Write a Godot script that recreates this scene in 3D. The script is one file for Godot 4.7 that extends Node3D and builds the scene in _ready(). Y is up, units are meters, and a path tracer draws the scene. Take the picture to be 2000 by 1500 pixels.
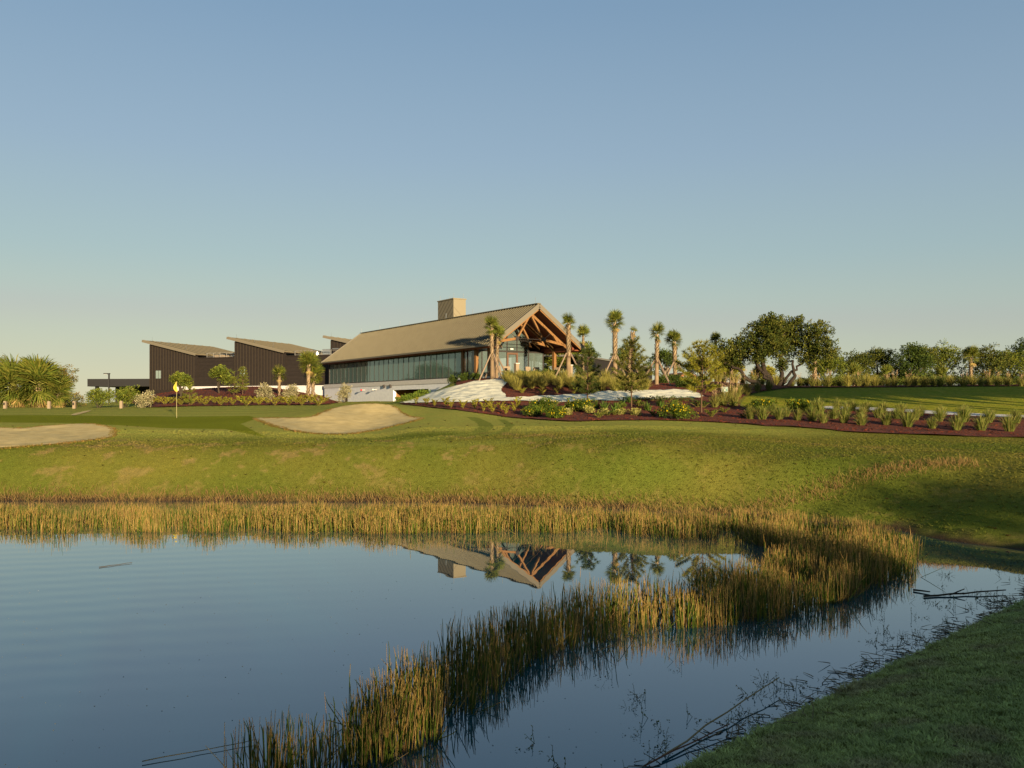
extends Node3D

# A clubhouse on a planted mound beyond a golf green and a reedy pond, at a low morning sun.
# Metres, y up, the water lies at y = 0.

const EYE := 3.3
# The lie of the land: each entry is a bearing (x over distance), distances in metres, heights over the water and slopes.
const LAND := [
	[-0.7647, [24.84, 27.84, 29.84, 34.00, 41.00, 51.00, 64.00, 75.00, 100.00], [-0.900, -0.300, 0.000, 1.740, 2.142, 2.550, 2.924, 3.035, 3.006], [0.2000, 0.1698, 0.2093, 0.1080, 0.0482, 0.0340, 0.0148, 0.0000, 0.0000]],
	[-0.5882, [24.84, 27.84, 29.84, 33.60, 41.00, 51.00, 64.00, 75.00, 100.00], [-0.900, -0.300, 0.000, 1.679, 2.191, 2.550, 2.924, 3.035, 3.006], [0.2000, 0.1698, 0.2138, 0.1300, 0.0480, 0.0321, 0.0148, 0.0000, 0.0000]],
	[-0.4706, [24.84, 27.84, 29.84, 33.60, 38.50, 42.00, 52.00, 64.00, 76.00, 95.00], [-0.900, -0.300, 0.000, 1.679, 2.032, 2.312, 2.535, 2.924, 3.076, 3.244], [0.2000, 0.1698, 0.2138, 0.1280, 0.0760, 0.0384, 0.0263, 0.0183, 0.0106, 0.0000]],
	[-0.3853, [24.84, 27.84, 29.84, 33.60, 40.00, 51.00, 62.00, 72.00, 80.00, 92.00, 110.00], [-0.900, -0.300, 0.000, 1.679, 2.124, 2.520, 2.935, 3.173, 3.676, 4.491, 4.918], [0.2000, 0.1698, 0.2138, 0.1283, 0.0488, 0.0369, 0.0291, 0.0351, 0.0651, 0.0363, 0.0000]],
	[-0.2941, [24.68, 27.68, 29.68, 33.70, 40.00, 50.00, 62.00, 71.00, 79.00, 90.00, 96.00, 115.00], [-0.900, -0.300, 0.000, 1.714, 2.076, 2.565, 3.045, 3.300, 3.765, 4.729, 5.164, 5.532], [0.2000, 0.1698, 0.2107, 0.1074, 0.0531, 0.0441, 0.0329, 0.0384, 0.0691, 0.0786, 0.0340, 0.0000]],
	[-0.2235, [24.53, 27.53, 29.53, 34.00, 39.50, 48.00, 58.00, 68.00, 80.00, 92.00, 102.00, 120.00], [-0.900, -0.300, 0.000, 1.800, 1.999, 2.848, 3.095, 3.300, 3.488, 3.625, 4.800, 5.276], [0.2000, 0.1698, 0.2065, 0.0683, 0.0514, 0.0403, 0.0224, 0.0178, 0.0132, 0.0213, 0.0460, 0.0000]],
	[-0.1588, [24.53, 27.53, 29.53, 34.00, 39.50, 43.50, 48.00, 51.60, 55.00, 64.00, 76.00, 88.00, 106.00], [-0.900, -0.300, 0.000, 1.860, 1.929, 2.174, 2.735, 3.330, 3.284, 3.262, 3.434, 3.688, 4.859], [0.2000, 0.1698, 0.2080, 0.0252, 0.0216, 0.0816, 0.1429, 0.0000, -0.0045, 0.0000, 0.0171, 0.0309, 0.0000]],
	[-0.1059, [24.37, 27.37, 29.37, 34.00, 41.00, 45.00, 52.00, 58.00, 62.00, 69.00, 77.00, 84.00, 95.00], [-0.900, -0.300, 0.000, 1.940, 2.287, 2.559, 2.994, 3.266, 3.482, 3.868, 3.866, 3.942, 5.256], [0.2000, 0.1698, 0.2079, 0.0937, 0.0582, 0.0652, 0.0522, 0.0496, 0.0546, 0.0000, 0.0000, 0.0188, 0.0000]],
	[-0.0588, [24.22, 27.22, 29.22, 34.00, 41.00, 49.00, 55.50, 60.00, 65.00, 69.00, 73.00, 84.00], [-0.900, -0.300, 0.000, 1.960, 2.335, 2.868, 3.333, 3.935, 4.753, 5.147, 5.318, 5.524], [0.2000, 0.1698, 0.2065, 0.0996, 0.0592, 0.0690, 0.0950, 0.1470, 0.1218, 0.0597, 0.0277, 0.0000]],
	[0.0000, [23.77, 26.77, 28.77, 33.60, 40.00, 47.50, 54.00, 56.50, 61.50, 65.50, 67.50, 71.00, 86.00], [-0.900, -0.300, 0.000, 2.015, 2.312, 2.546, 3.300, 3.632, 4.385, 5.149, 5.365, 5.430, 5.425], [0.2000, 0.1698, 0.2072, 0.0866, 0.0375, 0.0498, 0.1252, 0.1402, 0.1692, 0.1336, 0.0340, 0.0000, 0.0000]],
	[0.0588, [23.05, 26.05, 28.05, 32.00, 38.50, 44.00, 54.00, 56.50, 60.50, 65.00, 68.50, 80.00], [-0.900, -0.300, 0.000, 1.982, 2.258, 2.420, 3.205, 3.533, 4.190, 5.021, 5.436, 5.559], [0.2000, 0.1698, 0.2181, 0.0840, 0.0346, 0.0410, 0.1034, 0.1446, 0.1737, 0.1431, 0.0231, 0.0000]],
	[0.1471, [22.23, 25.23, 27.23, 30.50, 37.00, 43.00, 54.50, 59.50, 65.00, 72.00, 85.00], [-0.900, -0.300, 0.000, 1.954, 2.255, 2.415, 3.524, 4.210, 4.829, 5.206, 5.300], [0.2000, 0.1698, 0.2289, 0.0949, 0.0336, 0.0393, 0.1159, 0.1239, 0.0738, 0.0138, 0.0000]],
	[0.2353, [21.34, 24.34, 26.34, 29.50, 35.00, 43.00, 50.00, 55.50, 63.00, 72.00, 85.00], [-0.900, -0.300, 0.000, 1.738, 2.065, 2.364, 3.006, 3.561, 4.412, 5.121, 5.200], [0.2000, 0.1698, 0.2260, 0.1155, 0.0466, 0.0537, 0.0963, 0.1065, 0.0935, 0.0119, 0.0000]],
	[0.3235, [20.16, 23.16, 25.16, 28.30, 34.00, 41.00, 46.00, 52.00, 62.00, 70.00, 80.00, 95.00], [-0.900, -0.300, 0.000, 1.585, 1.900, 2.263, 2.705, 3.300, 4.102, 4.638, 4.947, 5.088], [0.2000, 0.1698, 0.2223, 0.1079, 0.0535, 0.0663, 0.0933, 0.0895, 0.0728, 0.0429, 0.0150, 0.0000]],
	[0.4412, [17.90, 20.90, 22.90, 27.00, 32.50, 38.50, 46.00, 55.00, 66.00, 74.00, 82.00, 100.00], [-0.900, -0.300, 0.000, 1.521, 1.828, 2.077, 2.867, 3.462, 4.271, 4.780, 5.012, 5.065], [0.2000, 0.1698, 0.2037, 0.1006, 0.0477, 0.0586, 0.0818, 0.0695, 0.0680, 0.0399, 0.0059, 0.0000]],
	[0.5882, [14.68, 17.68, 19.68, 24.80, 29.50, 35.50, 43.50, 54.00, 66.00, 76.00, 84.00, 100.00], [-0.900, -0.300, 0.000, 1.491, 1.721, 1.922, 2.660, 3.300, 4.154, 4.909, 5.178, 5.182], [0.2000, 0.1698, 0.1892, 0.0829, 0.0401, 0.0481, 0.0741, 0.0655, 0.0734, 0.0458, 0.0007, 0.0000]],
	[0.7647, [12.81, 15.81, 17.81, 22.80, 28.00, 34.00, 42.00, 54.00, 66.00, 76.00, 84.00, 100.00], [-0.900, -0.300, 0.000, 1.463, 1.719, 1.880, 2.559, 3.300, 4.154, 4.999, 5.276, 5.241], [0.2000, 0.1698, 0.1897, 0.0848, 0.0350, 0.0398, 0.0722, 0.0661, 0.0775, 0.0484, 0.0000, 0.0000]],
]
var bunker_near := PackedVector2Array([Vector2(-25.25, -40.50), Vector2(-23.93, -40.68), Vector2(-22.53, -40.23), Vector2(-22.31, -41.23), Vector2(-21.75, -41.64), Vector2(-21.45, -42.20), Vector2(-20.99, -42.48), Vector2(-20.16, -42.00), Vector2(-19.05, -40.88), Vector2(-18.41, -40.06), Vector2(-17.71, -38.70), Vector2(-16.92, -36.88), Vector2(-16.89, -35.55), Vector2(-17.37, -34.49), Vector2(-18.06, -33.95), Vector2(-18.76, -33.50), Vector2(-19.58, -33.28), Vector2(-20.69, -33.19)])
var bunker_mound := PackedVector2Array([Vector2(-14.40, -48.73), Vector2(-12.97, -47.30), Vector2(-11.56, -45.60), Vector2(-10.63, -45.06), Vector2(-10.33, -45.60), Vector2(-10.34, -47.68), Vector2(-10.44, -50.33), Vector2(-10.01, -51.40), Vector2(-9.19, -51.40), Vector2(-8.51, -51.24), Vector2(-7.69, -51.19), Vector2(-7.03, -51.11), Vector2(-6.56, -50.01), Vector2(-5.89, -47.80), Vector2(-5.31, -46.04), Vector2(-4.63, -45.15), Vector2(-4.86, -43.96), Vector2(-5.34, -43.29), Vector2(-5.94, -42.68), Vector2(-6.77, -41.54), Vector2(-7.33, -39.90), Vector2(-7.95, -38.94), Vector2(-8.82, -38.96), Vector2(-10.06, -40.18), Vector2(-11.65, -42.51), Vector2(-13.26, -45.98)])
var bunker_far := PackedVector2Array([Vector2(-27.49, -54.21), Vector2(-28.72, -57.45), Vector2(-29.72, -61.17), Vector2(-29.17, -60.26), Vector2(-27.99, -56.78), Vector2(-27.08, -53.92)])
var mulch_slope := PackedVector2Array([Vector2(-7.66, -60.25), Vector2(-5.91, -55.86), Vector2(-4.54, -52.86), Vector2(-2.62, -49.52), Vector2(-0.97, -48.47), Vector2(0.42, -47.15), Vector2(1.78, -45.21), Vector2(3.10, -43.93), Vector2(4.93, -44.14), Vector2(6.75, -44.13), Vector2(8.10, -44.14), Vector2(9.75, -43.63), Vector2(11.27, -42.40), Vector2(12.07, -41.03), Vector2(13.04, -40.47), Vector2(14.34, -39.31), Vector2(14.81, -38.13), Vector2(16.30, -37.45), Vector2(17.99, -36.42), Vector2(19.47, -35.97), Vector2(20.94, -35.60), Vector2(22.85, -34.68), Vector2(27.74, -42.10), Vector2(25.13, -42.72), Vector2(23.16, -43.75), Vector2(21.23, -45.12), Vector2(19.43, -47.19), Vector2(17.68, -48.86), Vector2(16.15, -49.01), Vector2(14.59, -49.62), Vector2(13.52, -50.53), Vector2(13.92, -53.43), Vector2(15.29, -57.50), Vector2(17.37, -61.53), Vector2(20.17, -65.94), Vector2(23.24, -70.56), Vector2(27.45, -72.91), Vector2(32.26, -73.12), Vector2(37.78, -75.55), Vector2(44.42, -75.52), Vector2(50.91, -77.27), Vector2(50.00, -80.00), Vector2(30.00, -80.00), Vector2(14.00, -77.00), Vector2(8.00, -74.00), Vector2(3.60, -69.50), Vector2(-1.80, -67.30), Vector2(-4.40, -71.20), Vector2(-4.14, -63.99), Vector2(-5.24, -64.51), Vector2(-6.51, -65.83), Vector2(-7.48, -64.52)])
var white_sand := PackedVector2Array([Vector2(-8.00, -61.82), Vector2(-7.64, -65.97), Vector2(-6.65, -67.25), Vector2(-5.34, -65.34), Vector2(-4.17, -64.45), Vector2(-3.10, -65.11), Vector2(-2.00, -65.46), Vector2(-1.16, -65.47), Vector2(-0.35, -65.20), Vector2(-0.42, -63.33), Vector2(-0.72, -61.61), Vector2(-0.74, -60.17), Vector2(-0.48, -58.60), Vector2(-0.28, -56.67), Vector2(0.98, -57.23), Vector2(3.45, -58.63), Vector2(4.63, -58.70), Vector2(5.56, -59.07), Vector2(6.63, -59.29), Vector2(7.67, -59.27), Vector2(8.74, -59.40), Vector2(9.82, -59.63), Vector2(11.23, -60.22), Vector2(12.05, -60.23), Vector2(12.45, -59.64), Vector2(12.55, -57.98), Vector2(12.17, -56.24), Vector2(9.56, -55.07), Vector2(8.06, -54.78), Vector2(7.23, -54.16), Vector2(6.10, -54.60), Vector2(4.90, -55.49), Vector2(0.94, -55.18), Vector2(-1.69, -55.22), Vector2(-3.63, -56.07), Vector2(-5.86, -58.65), Vector2(-6.89, -59.48)])
var putting_green := PackedVector2Array([Vector2(-34.20, -52.85), Vector2(-31.55, -53.64), Vector2(-27.89, -54.50), Vector2(-21.85, -53.07), Vector2(-20.09, -52.15), Vector2(-17.83, -52.25), Vector2(-15.73, -51.91), Vector2(-14.37, -49.36), Vector2(-13.95, -44.74), Vector2(-10.22, -36.34), Vector2(-13.51, -41.01), Vector2(-16.44, -41.10), Vector2(-19.31, -42.08), Vector2(-22.55, -44.06), Vector2(-26.66, -45.32), Vector2(-29.46, -45.53)])
var lawn_hill := PackedVector2Array([Vector2(27.90, -42.35), Vector2(25.85, -43.94), Vector2(23.94, -45.21), Vector2(22.08, -46.92), Vector2(20.14, -48.91), Vector2(18.09, -50.25), Vector2(16.42, -49.83), Vector2(14.84, -50.45), Vector2(13.79, -51.09), Vector2(14.07, -53.39), Vector2(15.46, -57.51), Vector2(17.51, -61.38), Vector2(20.21, -65.45), Vector2(23.01, -69.23), Vector2(26.89, -71.42), Vector2(31.71, -71.88), Vector2(36.97, -73.95), Vector2(43.91, -74.64), Vector2(49.81, -75.60)])
var path_edge := PackedVector2Array([Vector2(17.60, -48.88), Vector2(19.43, -47.19), Vector2(21.29, -45.24), Vector2(23.22, -43.87), Vector2(25.27, -42.96), Vector2(27.66, -41.98), Vector2(28.42, -43.14), Vector2(26.03, -44.25), Vector2(24.02, -45.37), Vector2(22.16, -47.10), Vector2(20.22, -49.10), Vector2(18.11, -50.31)])
var mulch_bank := PackedVector2Array([Vector2(-14.30, -68.47), Vector2(-15.44, -65.60), Vector2(-19.18, -67.91), Vector2(-22.74, -69.05), Vector2(-25.94, -70.00), Vector2(-29.00, -69.43), Vector2(-35.94, -82.00), Vector2(-43.41, -100.00), Vector2(-44.08, -106.00), Vector2(-37.68, -104.00), Vector2(-31.80, -102.00), Vector2(-25.88, -100.00), Vector2(-21.32, -98.50), Vector2(-20.11, -95.50), Vector2(-17.08, -88.00)])
var mow_band_wide := PackedVector2Array([Vector2(-4.63, -52.46), Vector2(-3.14, -48.56), Vector2(-2.01, -45.63), Vector2(-1.37, -42.30), Vector2(-1.16, -39.44), Vector2(-1.33, -36.53), Vector2(-2.07, -35.17), Vector2(-3.02, -34.23), Vector2(-3.98, -33.83)])
var mow_band_slim := PackedVector2Array([Vector2(-2.90, -49.38), Vector2(-1.56, -48.11), Vector2(-0.54, -45.66), Vector2(-0.07, -40.81), Vector2(-0.32, -36.47), Vector2(-1.02, -34.84), Vector2(-2.01, -34.15)])
var mow_band_long := PackedVector2Array([Vector2(14.45, -40.95), Vector2(9.14, -38.86), Vector2(5.04, -34.24), Vector2(1.93, -32.83), Vector2(-0.39, -33.11), Vector2(-2.94, -33.34), Vector2(-5.93, -33.61), Vector2(-9.00, -34.78)])
var reed_strip := PackedVector2Array([Vector2(-2.50, -7.58), Vector2(-2.07, -8.01), Vector2(-1.65, -8.77), Vector2(-1.37, -9.67), Vector2(-0.66, -11.22), Vector2(0.00, -12.47), Vector2(1.65, -14.03), Vector2(3.67, -15.58), Vector2(5.23, -17.10), Vector2(6.15, -19.02), Vector2(5.94, -20.18), Vector2(4.96, -21.09), Vector2(3.81, -21.58), Vector2(1.94, -22.00), Vector2(0.00, -22.26), Vector2(-3.93, -22.26), Vector2(-7.92, -22.44), Vector2(-13.20, -22.44), Vector2(-15.18, -22.44), Vector2(-17.09, -25.27), Vector2(-14.80, -25.16), Vector2(-8.96, -25.38), Vector2(-4.54, -25.73), Vector2(0.00, -25.50), Vector2(2.95, -25.04), Vector2(5.76, -24.50), Vector2(7.30, -23.87), Vector2(8.39, -22.99), Vector2(9.06, -22.00), Vector2(9.29, -20.78), Vector2(8.75, -18.70), Vector2(7.70, -16.90), Vector2(6.38, -15.50), Vector2(5.50, -14.38), Vector2(3.88, -13.20), Vector2(2.24, -12.69), Vector2(1.06, -12.06), Vector2(0.33, -11.22), Vector2(0.00, -10.29), Vector2(-0.55, -9.27), Vector2(-0.75, -8.50), Vector2(-1.10, -7.79), Vector2(-1.58, -7.48)])
var seedling_spots := [Vector2(-6.37, -57.89), Vector2(-5.52, -56.18), Vector2(-4.87, -54.79), Vector2(-4.07, -53.61), Vector2(-3.65, -52.16), Vector2(-2.89, -51.25), Vector2(-2.16, -50.92), Vector2(-1.65, -49.95), Vector2(-1.36, -51.51), Vector2(-1.11, -49.51), Vector2(-0.60, -51.00), Vector2(-0.35, -49.21), Vector2(0.12, -50.48), Vector2(0.37, -52.20)]
var flower_spots := [Vector2(1.20, -48.69), Vector2(1.78, -50.42), Vector2(2.29, -46.42), Vector2(3.85, -50.37), Vector2(8.48, -44.64), Vector2(13.97, -48.66), Vector2(15.68, -47.44)]
var light_spots := [Vector2(3.09, -48.17), Vector2(4.37, -48.91), Vector2(5.00, -47.21), Vector2(5.93, -47.52), Vector2(6.67, -46.82)]
var strap_spots := [Vector2(3.35, -50.89), Vector2(4.98, -51.30), Vector2(5.35, -50.52), Vector2(5.79, -48.94), Vector2(6.49, -51.11), Vector2(7.21, -53.30), Vector2(7.68, -49.28), Vector2(8.74, -51.24)]
var front_tufts := [Vector2(12.24, -44.66), Vector2(12.73, -44.26), Vector2(13.52, -44.03), Vector2(14.23, -43.36), Vector2(14.82, -42.98), Vector2(15.03, -42.04), Vector2(15.97, -41.90), Vector2(16.47, -41.04), Vector2(17.60, -40.94), Vector2(18.22, -40.12), Vector2(19.02, -39.39), Vector2(19.74, -38.61), Vector2(20.61, -38.26), Vector2(21.56, -37.74)]
var middle_tufts := [Vector2(13.84, -46.04), Vector2(14.28, -45.37), Vector2(16.18, -45.83), Vector2(16.12, -43.57), Vector2(17.30, -45.12), Vector2(17.59, -43.84), Vector2(18.29, -43.48), Vector2(19.09, -43.16), Vector2(19.68, -42.52), Vector2(20.52, -41.82), Vector2(21.42, -41.28), Vector2(22.38, -40.90), Vector2(23.46, -40.52)]
var path_tufts := [Vector2(16.72, -48.02), Vector2(17.82, -47.70), Vector2(18.42, -47.17), Vector2(18.84, -46.35), Vector2(19.40, -45.56), Vector2(19.97, -44.72), Vector2(20.63, -44.00), Vector2(21.27, -43.10), Vector2(22.14, -42.58), Vector2(23.22, -42.22), Vector2(24.14, -41.66)]
var tall_tufts := [Vector2(11.85, -50.88), Vector2(12.54, -51.72), Vector2(13.20, -51.59), Vector2(13.85, -55.15), Vector2(14.83, -57.15), Vector2(15.89, -58.97), Vector2(17.44, -61.78), Vector2(18.88, -63.93)]
var mound_tufts := [Vector2(-0.35, -64.02), Vector2(0.04, -62.41), Vector2(0.35, -60.81), Vector2(0.56, -64.13), Vector2(1.08, -62.56), Vector2(1.39, -61.57), Vector2(1.70, -64.34), Vector2(2.01, -62.65), Vector2(2.20, -61.54), Vector2(2.68, -63.85), Vector2(3.10, -63.05), Vector2(3.37, -61.66), Vector2(3.86, -64.85), Vector2(3.92, -62.48), Vector2(4.24, -61.54), Vector2(4.86, -63.13), Vector2(4.91, -61.47), Vector2(5.18, -60.02), Vector2(5.71, -63.07), Vector2(5.98, -61.28), Vector2(6.23, -60.08), Vector2(6.88, -64.11), Vector2(6.95, -62.08), Vector2(7.01, -59.46), Vector2(7.77, -63.52), Vector2(7.95, -61.70), Vector2(8.06, -59.29), Vector2(8.96, -64.17), Vector2(9.09, -62.07), Vector2(9.13, -59.81)]
var ridge_tufts := [Vector2(17.89, -75.55), Vector2(18.84, -77.46), Vector2(19.24, -75.13), Vector2(20.20, -76.27), Vector2(20.95, -75.73), Vector2(22.26, -77.41), Vector2(22.92, -75.71), Vector2(23.81, -76.77), Vector2(24.29, -75.44), Vector2(25.57, -77.40), Vector2(26.09, -75.58), Vector2(27.33, -77.71), Vector2(27.12, -74.75), Vector2(29.25, -77.67), Vector2(29.20, -75.68), Vector2(30.52, -76.70), Vector2(30.34, -74.48), Vector2(31.86, -76.44), Vector2(32.69, -75.79), Vector2(33.48, -76.28), Vector2(34.12, -75.05), Vector2(35.38, -76.58), Vector2(35.79, -75.52), Vector2(37.21, -76.87), Vector2(37.26, -75.67), Vector2(38.74, -76.99), Vector2(38.60, -74.41), Vector2(41.11, -77.72), Vector2(40.68, -75.46), Vector2(42.05, -76.90), Vector2(42.15, -75.55), Vector2(43.82, -76.93), Vector2(44.17, -75.56), Vector2(45.79, -76.93)]
var fern_spots := [Vector2(-30.87, -74.54), Vector2(-31.49, -77.51), Vector2(-29.75, -74.59), Vector2(-29.53, -75.52), Vector2(-27.78, -73.01), Vector2(-28.37, -75.72), Vector2(-26.97, -73.13), Vector2(-26.61, -74.40), Vector2(-25.10, -71.35), Vector2(-25.32, -74.07), Vector2(-23.60, -70.53), Vector2(-24.14, -73.58), Vector2(-22.59, -70.47), Vector2(-22.67, -73.03), Vector2(-20.89, -68.54), Vector2(-21.49, -72.80), Vector2(-20.00, -68.90), Vector2(-20.36, -72.38), Vector2(-18.28, -67.09), Vector2(-18.95, -71.88), Vector2(-17.13, -66.59), Vector2(-17.72, -71.60), Vector2(-15.65, -64.83), Vector2(-16.65, -72.04), Vector2(-14.09, -63.28), Vector2(-15.86, -73.10)]
var filler_spots := [Vector2(0.89, -51.11), Vector2(1.16, -47.86), Vector2(1.64, -50.30), Vector2(2.55, -53.12), Vector2(2.69, -49.14), Vector2(3.07, -50.84), Vector2(3.71, -50.03), Vector2(4.34, -51.99), Vector2(4.65, -52.16), Vector2(4.62, -46.06), Vector2(5.18, -47.05), Vector2(5.55, -47.15), Vector2(6.25, -50.05), Vector2(6.51, -47.08), Vector2(7.43, -51.04), Vector2(7.72, -50.22), Vector2(7.56, -46.41), Vector2(7.87, -45.90), Vector2(9.50, -51.20), Vector2(9.25, -48.40), Vector2(9.66, -48.82), Vector2(10.86, -50.94), Vector2(11.21, -50.89), Vector2(10.53, -45.91), Vector2(12.19, -51.70), Vector2(11.71, -47.97), Vector2(12.89, -50.98), Vector2(12.07, -45.49), Vector2(13.31, -48.57), Vector2(14.37, -50.48)]
var hedge_spots := [Vector2(-8.06, -64.01), Vector2(-7.72, -65.62), Vector2(-7.22, -66.31), Vector2(-6.84, -67.65)]

var rng := RandomNumberGenerator.new()
var M := {}
var taken := {}
var low_noise := FastNoiseLite.new()
var mid_noise := FastNoiseLite.new()
var fine_noise := FastNoiseLite.new()
var turf_map: Image
const WORDS := ["first", "second", "third", "fourth", "fifth", "sixth", "seventh", "eighth", "ninth", "tenth", "eleventh", "twelfth", "thirteenth", "fourteenth", "fifteenth", "sixteenth", "seventeenth", "eighteenth", "nineteenth", "twentieth"]


# ---------------------------------------------------------------- geometry
class Geo:
	var v := PackedVector3Array()
	var n := PackedVector3Array()
	var c := PackedColorArray()
	var i := PackedInt32Array()
	var col := Color(1, 1, 1)

	func corner(p: Vector3, q: Vector3) -> int:
		v.append(p)
		n.append(q)
		c.append(col)
		return v.size() - 1

	func face(a: int, b: int, d: int) -> void:
		var turn := (v[b] - v[a]).cross(v[d] - v[a]).dot(n[a] + n[b] + n[d])
		i.append(a)
		if turn < 0.0:
			i.append(b)
			i.append(d)
		else:
			i.append(d)
			i.append(b)

	func tri(a: Vector3, b: Vector3, d: Vector3) -> void:
		var q := -(b - a).cross(d - a).normalized()
		var k := v.size()
		corner(a, q)
		corner(b, q)
		corner(d, q)
		i.append(k)
		i.append(k + 1)
		i.append(k + 2)

	func quad(a: Vector3, b: Vector3, d: Vector3, e: Vector3) -> void:
		var q := -(b - a).cross(d - a).normalized()
		var k := v.size()
		corner(a, q)
		corner(b, q)
		corner(d, q)
		corner(e, q)
		for j in [0, 1, 2, 0, 2, 3]:
			i.append(k + j)

	func box(t: Transform3D, s: Vector3) -> void:
		var h := s * 0.5
		for ax in 3:
			for sg in [-1.0, 1.0]:
				var q := Vector3.ZERO
				q[ax] = sg
				var u := Vector3.ZERO
				u[(ax + 1) % 3] = h[(ax + 1) % 3]
				var w := Vector3.ZERO
				w[(ax + 2) % 3] = h[(ax + 2) % 3]
				var o := q * h[ax]
				var nn := (t.basis * q).normalized()
				var k := [corner(t * (o - u - w), nn), corner(t * (o + u - w), nn), corner(t * (o + u + w), nn), corner(t * (o - u + w), nn)]
				face(k[0], k[1], k[2])
				face(k[0], k[2], k[3])

	func beam(a: Vector3, b: Vector3, wide: float, tall: float, up := Vector3.UP) -> void:
		var z := (b - a).normalized()
		var x := up.cross(z)
		if x.length() < 0.01:
			x = Vector3.RIGHT.cross(z)
		x = x.normalized()
		box(Transform3D(Basis(x, z.cross(x), z), (a + b) * 0.5), Vector3(wide, tall, a.distance_to(b)))

	func tube(p: PackedVector3Array, r: PackedFloat32Array, sides: int, cols := PackedColorArray()) -> void:
		var first := v.size()
		for k in p.size():
			var d := (p[mini(k + 1, p.size() - 1)] - p[maxi(k - 1, 0)]).normalized()
			var x := d.cross(Vector3(0.31, 0.2, 0.93)).normalized()
			var y := d.cross(x)
			if cols.size():
				col = cols[k]
			for s in sides:
				var q := x * cos(TAU * s / sides) + y * sin(TAU * s / sides)
				corner(p[k] + q * r[k], q)
		for k in p.size() - 1:
			for s in sides:
				var a := first + k * sides + s
				var b := first + k * sides + (s + 1) % sides
				face(a, b, b + sides)
				face(a, b + sides, a + sides)
		var e := first + (p.size() - 1) * sides
		for s in range(1, sides - 1):
			i.append(e)
			i.append(e + s)
			i.append(e + s + 1)

	func mesh() -> ArrayMesh:
		var m := ArrayMesh.new()
		var a := []
		a.resize(Mesh.ARRAY_MAX)
		a[Mesh.ARRAY_VERTEX] = v
		a[Mesh.ARRAY_NORMAL] = n
		a[Mesh.ARRAY_COLOR] = c
		a[Mesh.ARRAY_INDEX] = i
		m.add_surface_from_arrays(Mesh.PRIMITIVE_TRIANGLES, a)
		return m


# ---------------------------------------------------------------- objects, names and labels
func numbered(called: String) -> String:
	var k: int = taken.get(called, 0)
	taken[called] = k + 1
	return called if k == 0 else "%s_%03d" % [called, k]


func nth(k: int) -> String:
	if k < 20:
		return WORDS[k]
	return "twenty-" + WORDS[k - 20] if k < 29 else "thirtieth" if k == 29 else "thirty-" + WORDS[k - 30]


func tag(o: Node, label: String, category: String, group := "", kind := "") -> Node:
	if label:
		o.set_meta("label", label)
	if category:
		o.set_meta("category", category)
	if group:
		o.set_meta("group", group)
	if kind:
		o.set_meta("kind", kind)
	return o


func thing(called: String, label: String, category: String, at := Vector3.ZERO, turn := 0.0, group := "") -> Node3D:
	var o := Node3D.new()
	o.name = numbered(called)
	add_child(o)
	o.position = at
	o.rotation.y = turn
	tag(o, label, category, group)
	return o


func put(called: String, m: Mesh, look: Material, parent: Node = null) -> MeshInstance3D:
	var o := MeshInstance3D.new()
	o.mesh = m
	o.material_override = look
	if parent == null:
		o.name = numbered(called)
		add_child(o)
	else:
		o.name = called
		parent.add_child(o, true)
	return o


func geo(called: String, g: Geo, look: Material, parent: Node = null) -> MeshInstance3D:
	return put(called, g.mesh(), look, parent)


func block(called: String, look: Material, parent: Node, at: Vector3, size: Vector3, turn := Vector3.ZERO) -> MeshInstance3D:
	var g := Geo.new()
	g.box(Transform3D(Basis.from_euler(turn), at), size)
	return geo(called, g, look, parent)


func timber(called: String, look: Material, parent: Node, a: Vector3, b: Vector3, wide: float, tall: float, up := Vector3.UP) -> MeshInstance3D:
	var g := Geo.new()
	g.beam(a, b, wide, tall, up)
	return geo(called, g, look, parent)


func structure(called: String, m: Mesh, look: Material, label := "") -> MeshInstance3D:
	var o := put(called, m, look)
	o.set_meta("kind", "structure")
	if label:
		o.set_meta("label", label)
	return o


func many(called: String, m: Mesh, look: Material, where: Array, tints: Array, label: String, category: String) -> void:
	var mm := MultiMesh.new()
	mm.transform_format = MultiMesh.TRANSFORM_3D
	mm.use_colors = true
	mm.mesh = m
	mm.instance_count = where.size()
	for k in where.size():
		mm.set_instance_transform(k, where[k])
		mm.set_instance_color(k, tints[k])
	var o := MultiMeshInstance3D.new()
	o.multimesh = mm
	o.material_override = look
	o.name = numbered(called)
	add_child(o)
	tag(o, label, category, "", "stuff")


# ---------------------------------------------------------------- materials
func paint(c: Color, rough := 0.8, metal := 0.0, spec := 0.4) -> StandardMaterial3D:
	var m := StandardMaterial3D.new()
	m.albedo_color = c.linear_to_srgb()
	m.roughness = rough
	m.metallic = metal
	m.metallic_specular = spec
	return m


func noise_map(freq: float, low: Color, high: Color, size := 512, octaves := 4, kind := FastNoiseLite.TYPE_SIMPLEX_SMOOTH, mid := 0.5) -> NoiseTexture2D:
	var f := FastNoiseLite.new()
	f.noise_type = kind
	f.frequency = freq
	f.fractal_octaves = octaves
	f.seed = int(freq * 10000.0) + octaves
	var ramp := Gradient.new()
	ramp.offsets = PackedFloat32Array([0.15, mid, 0.85])
	ramp.colors = PackedColorArray([low.linear_to_srgb(), low.lerp(high, 0.5).linear_to_srgb(), high.linear_to_srgb()])
	var t := NoiseTexture2D.new()
	t.width = size
	t.height = size
	t.seamless = true
	t.noise = f
	t.color_ramp = ramp
	return t


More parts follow.
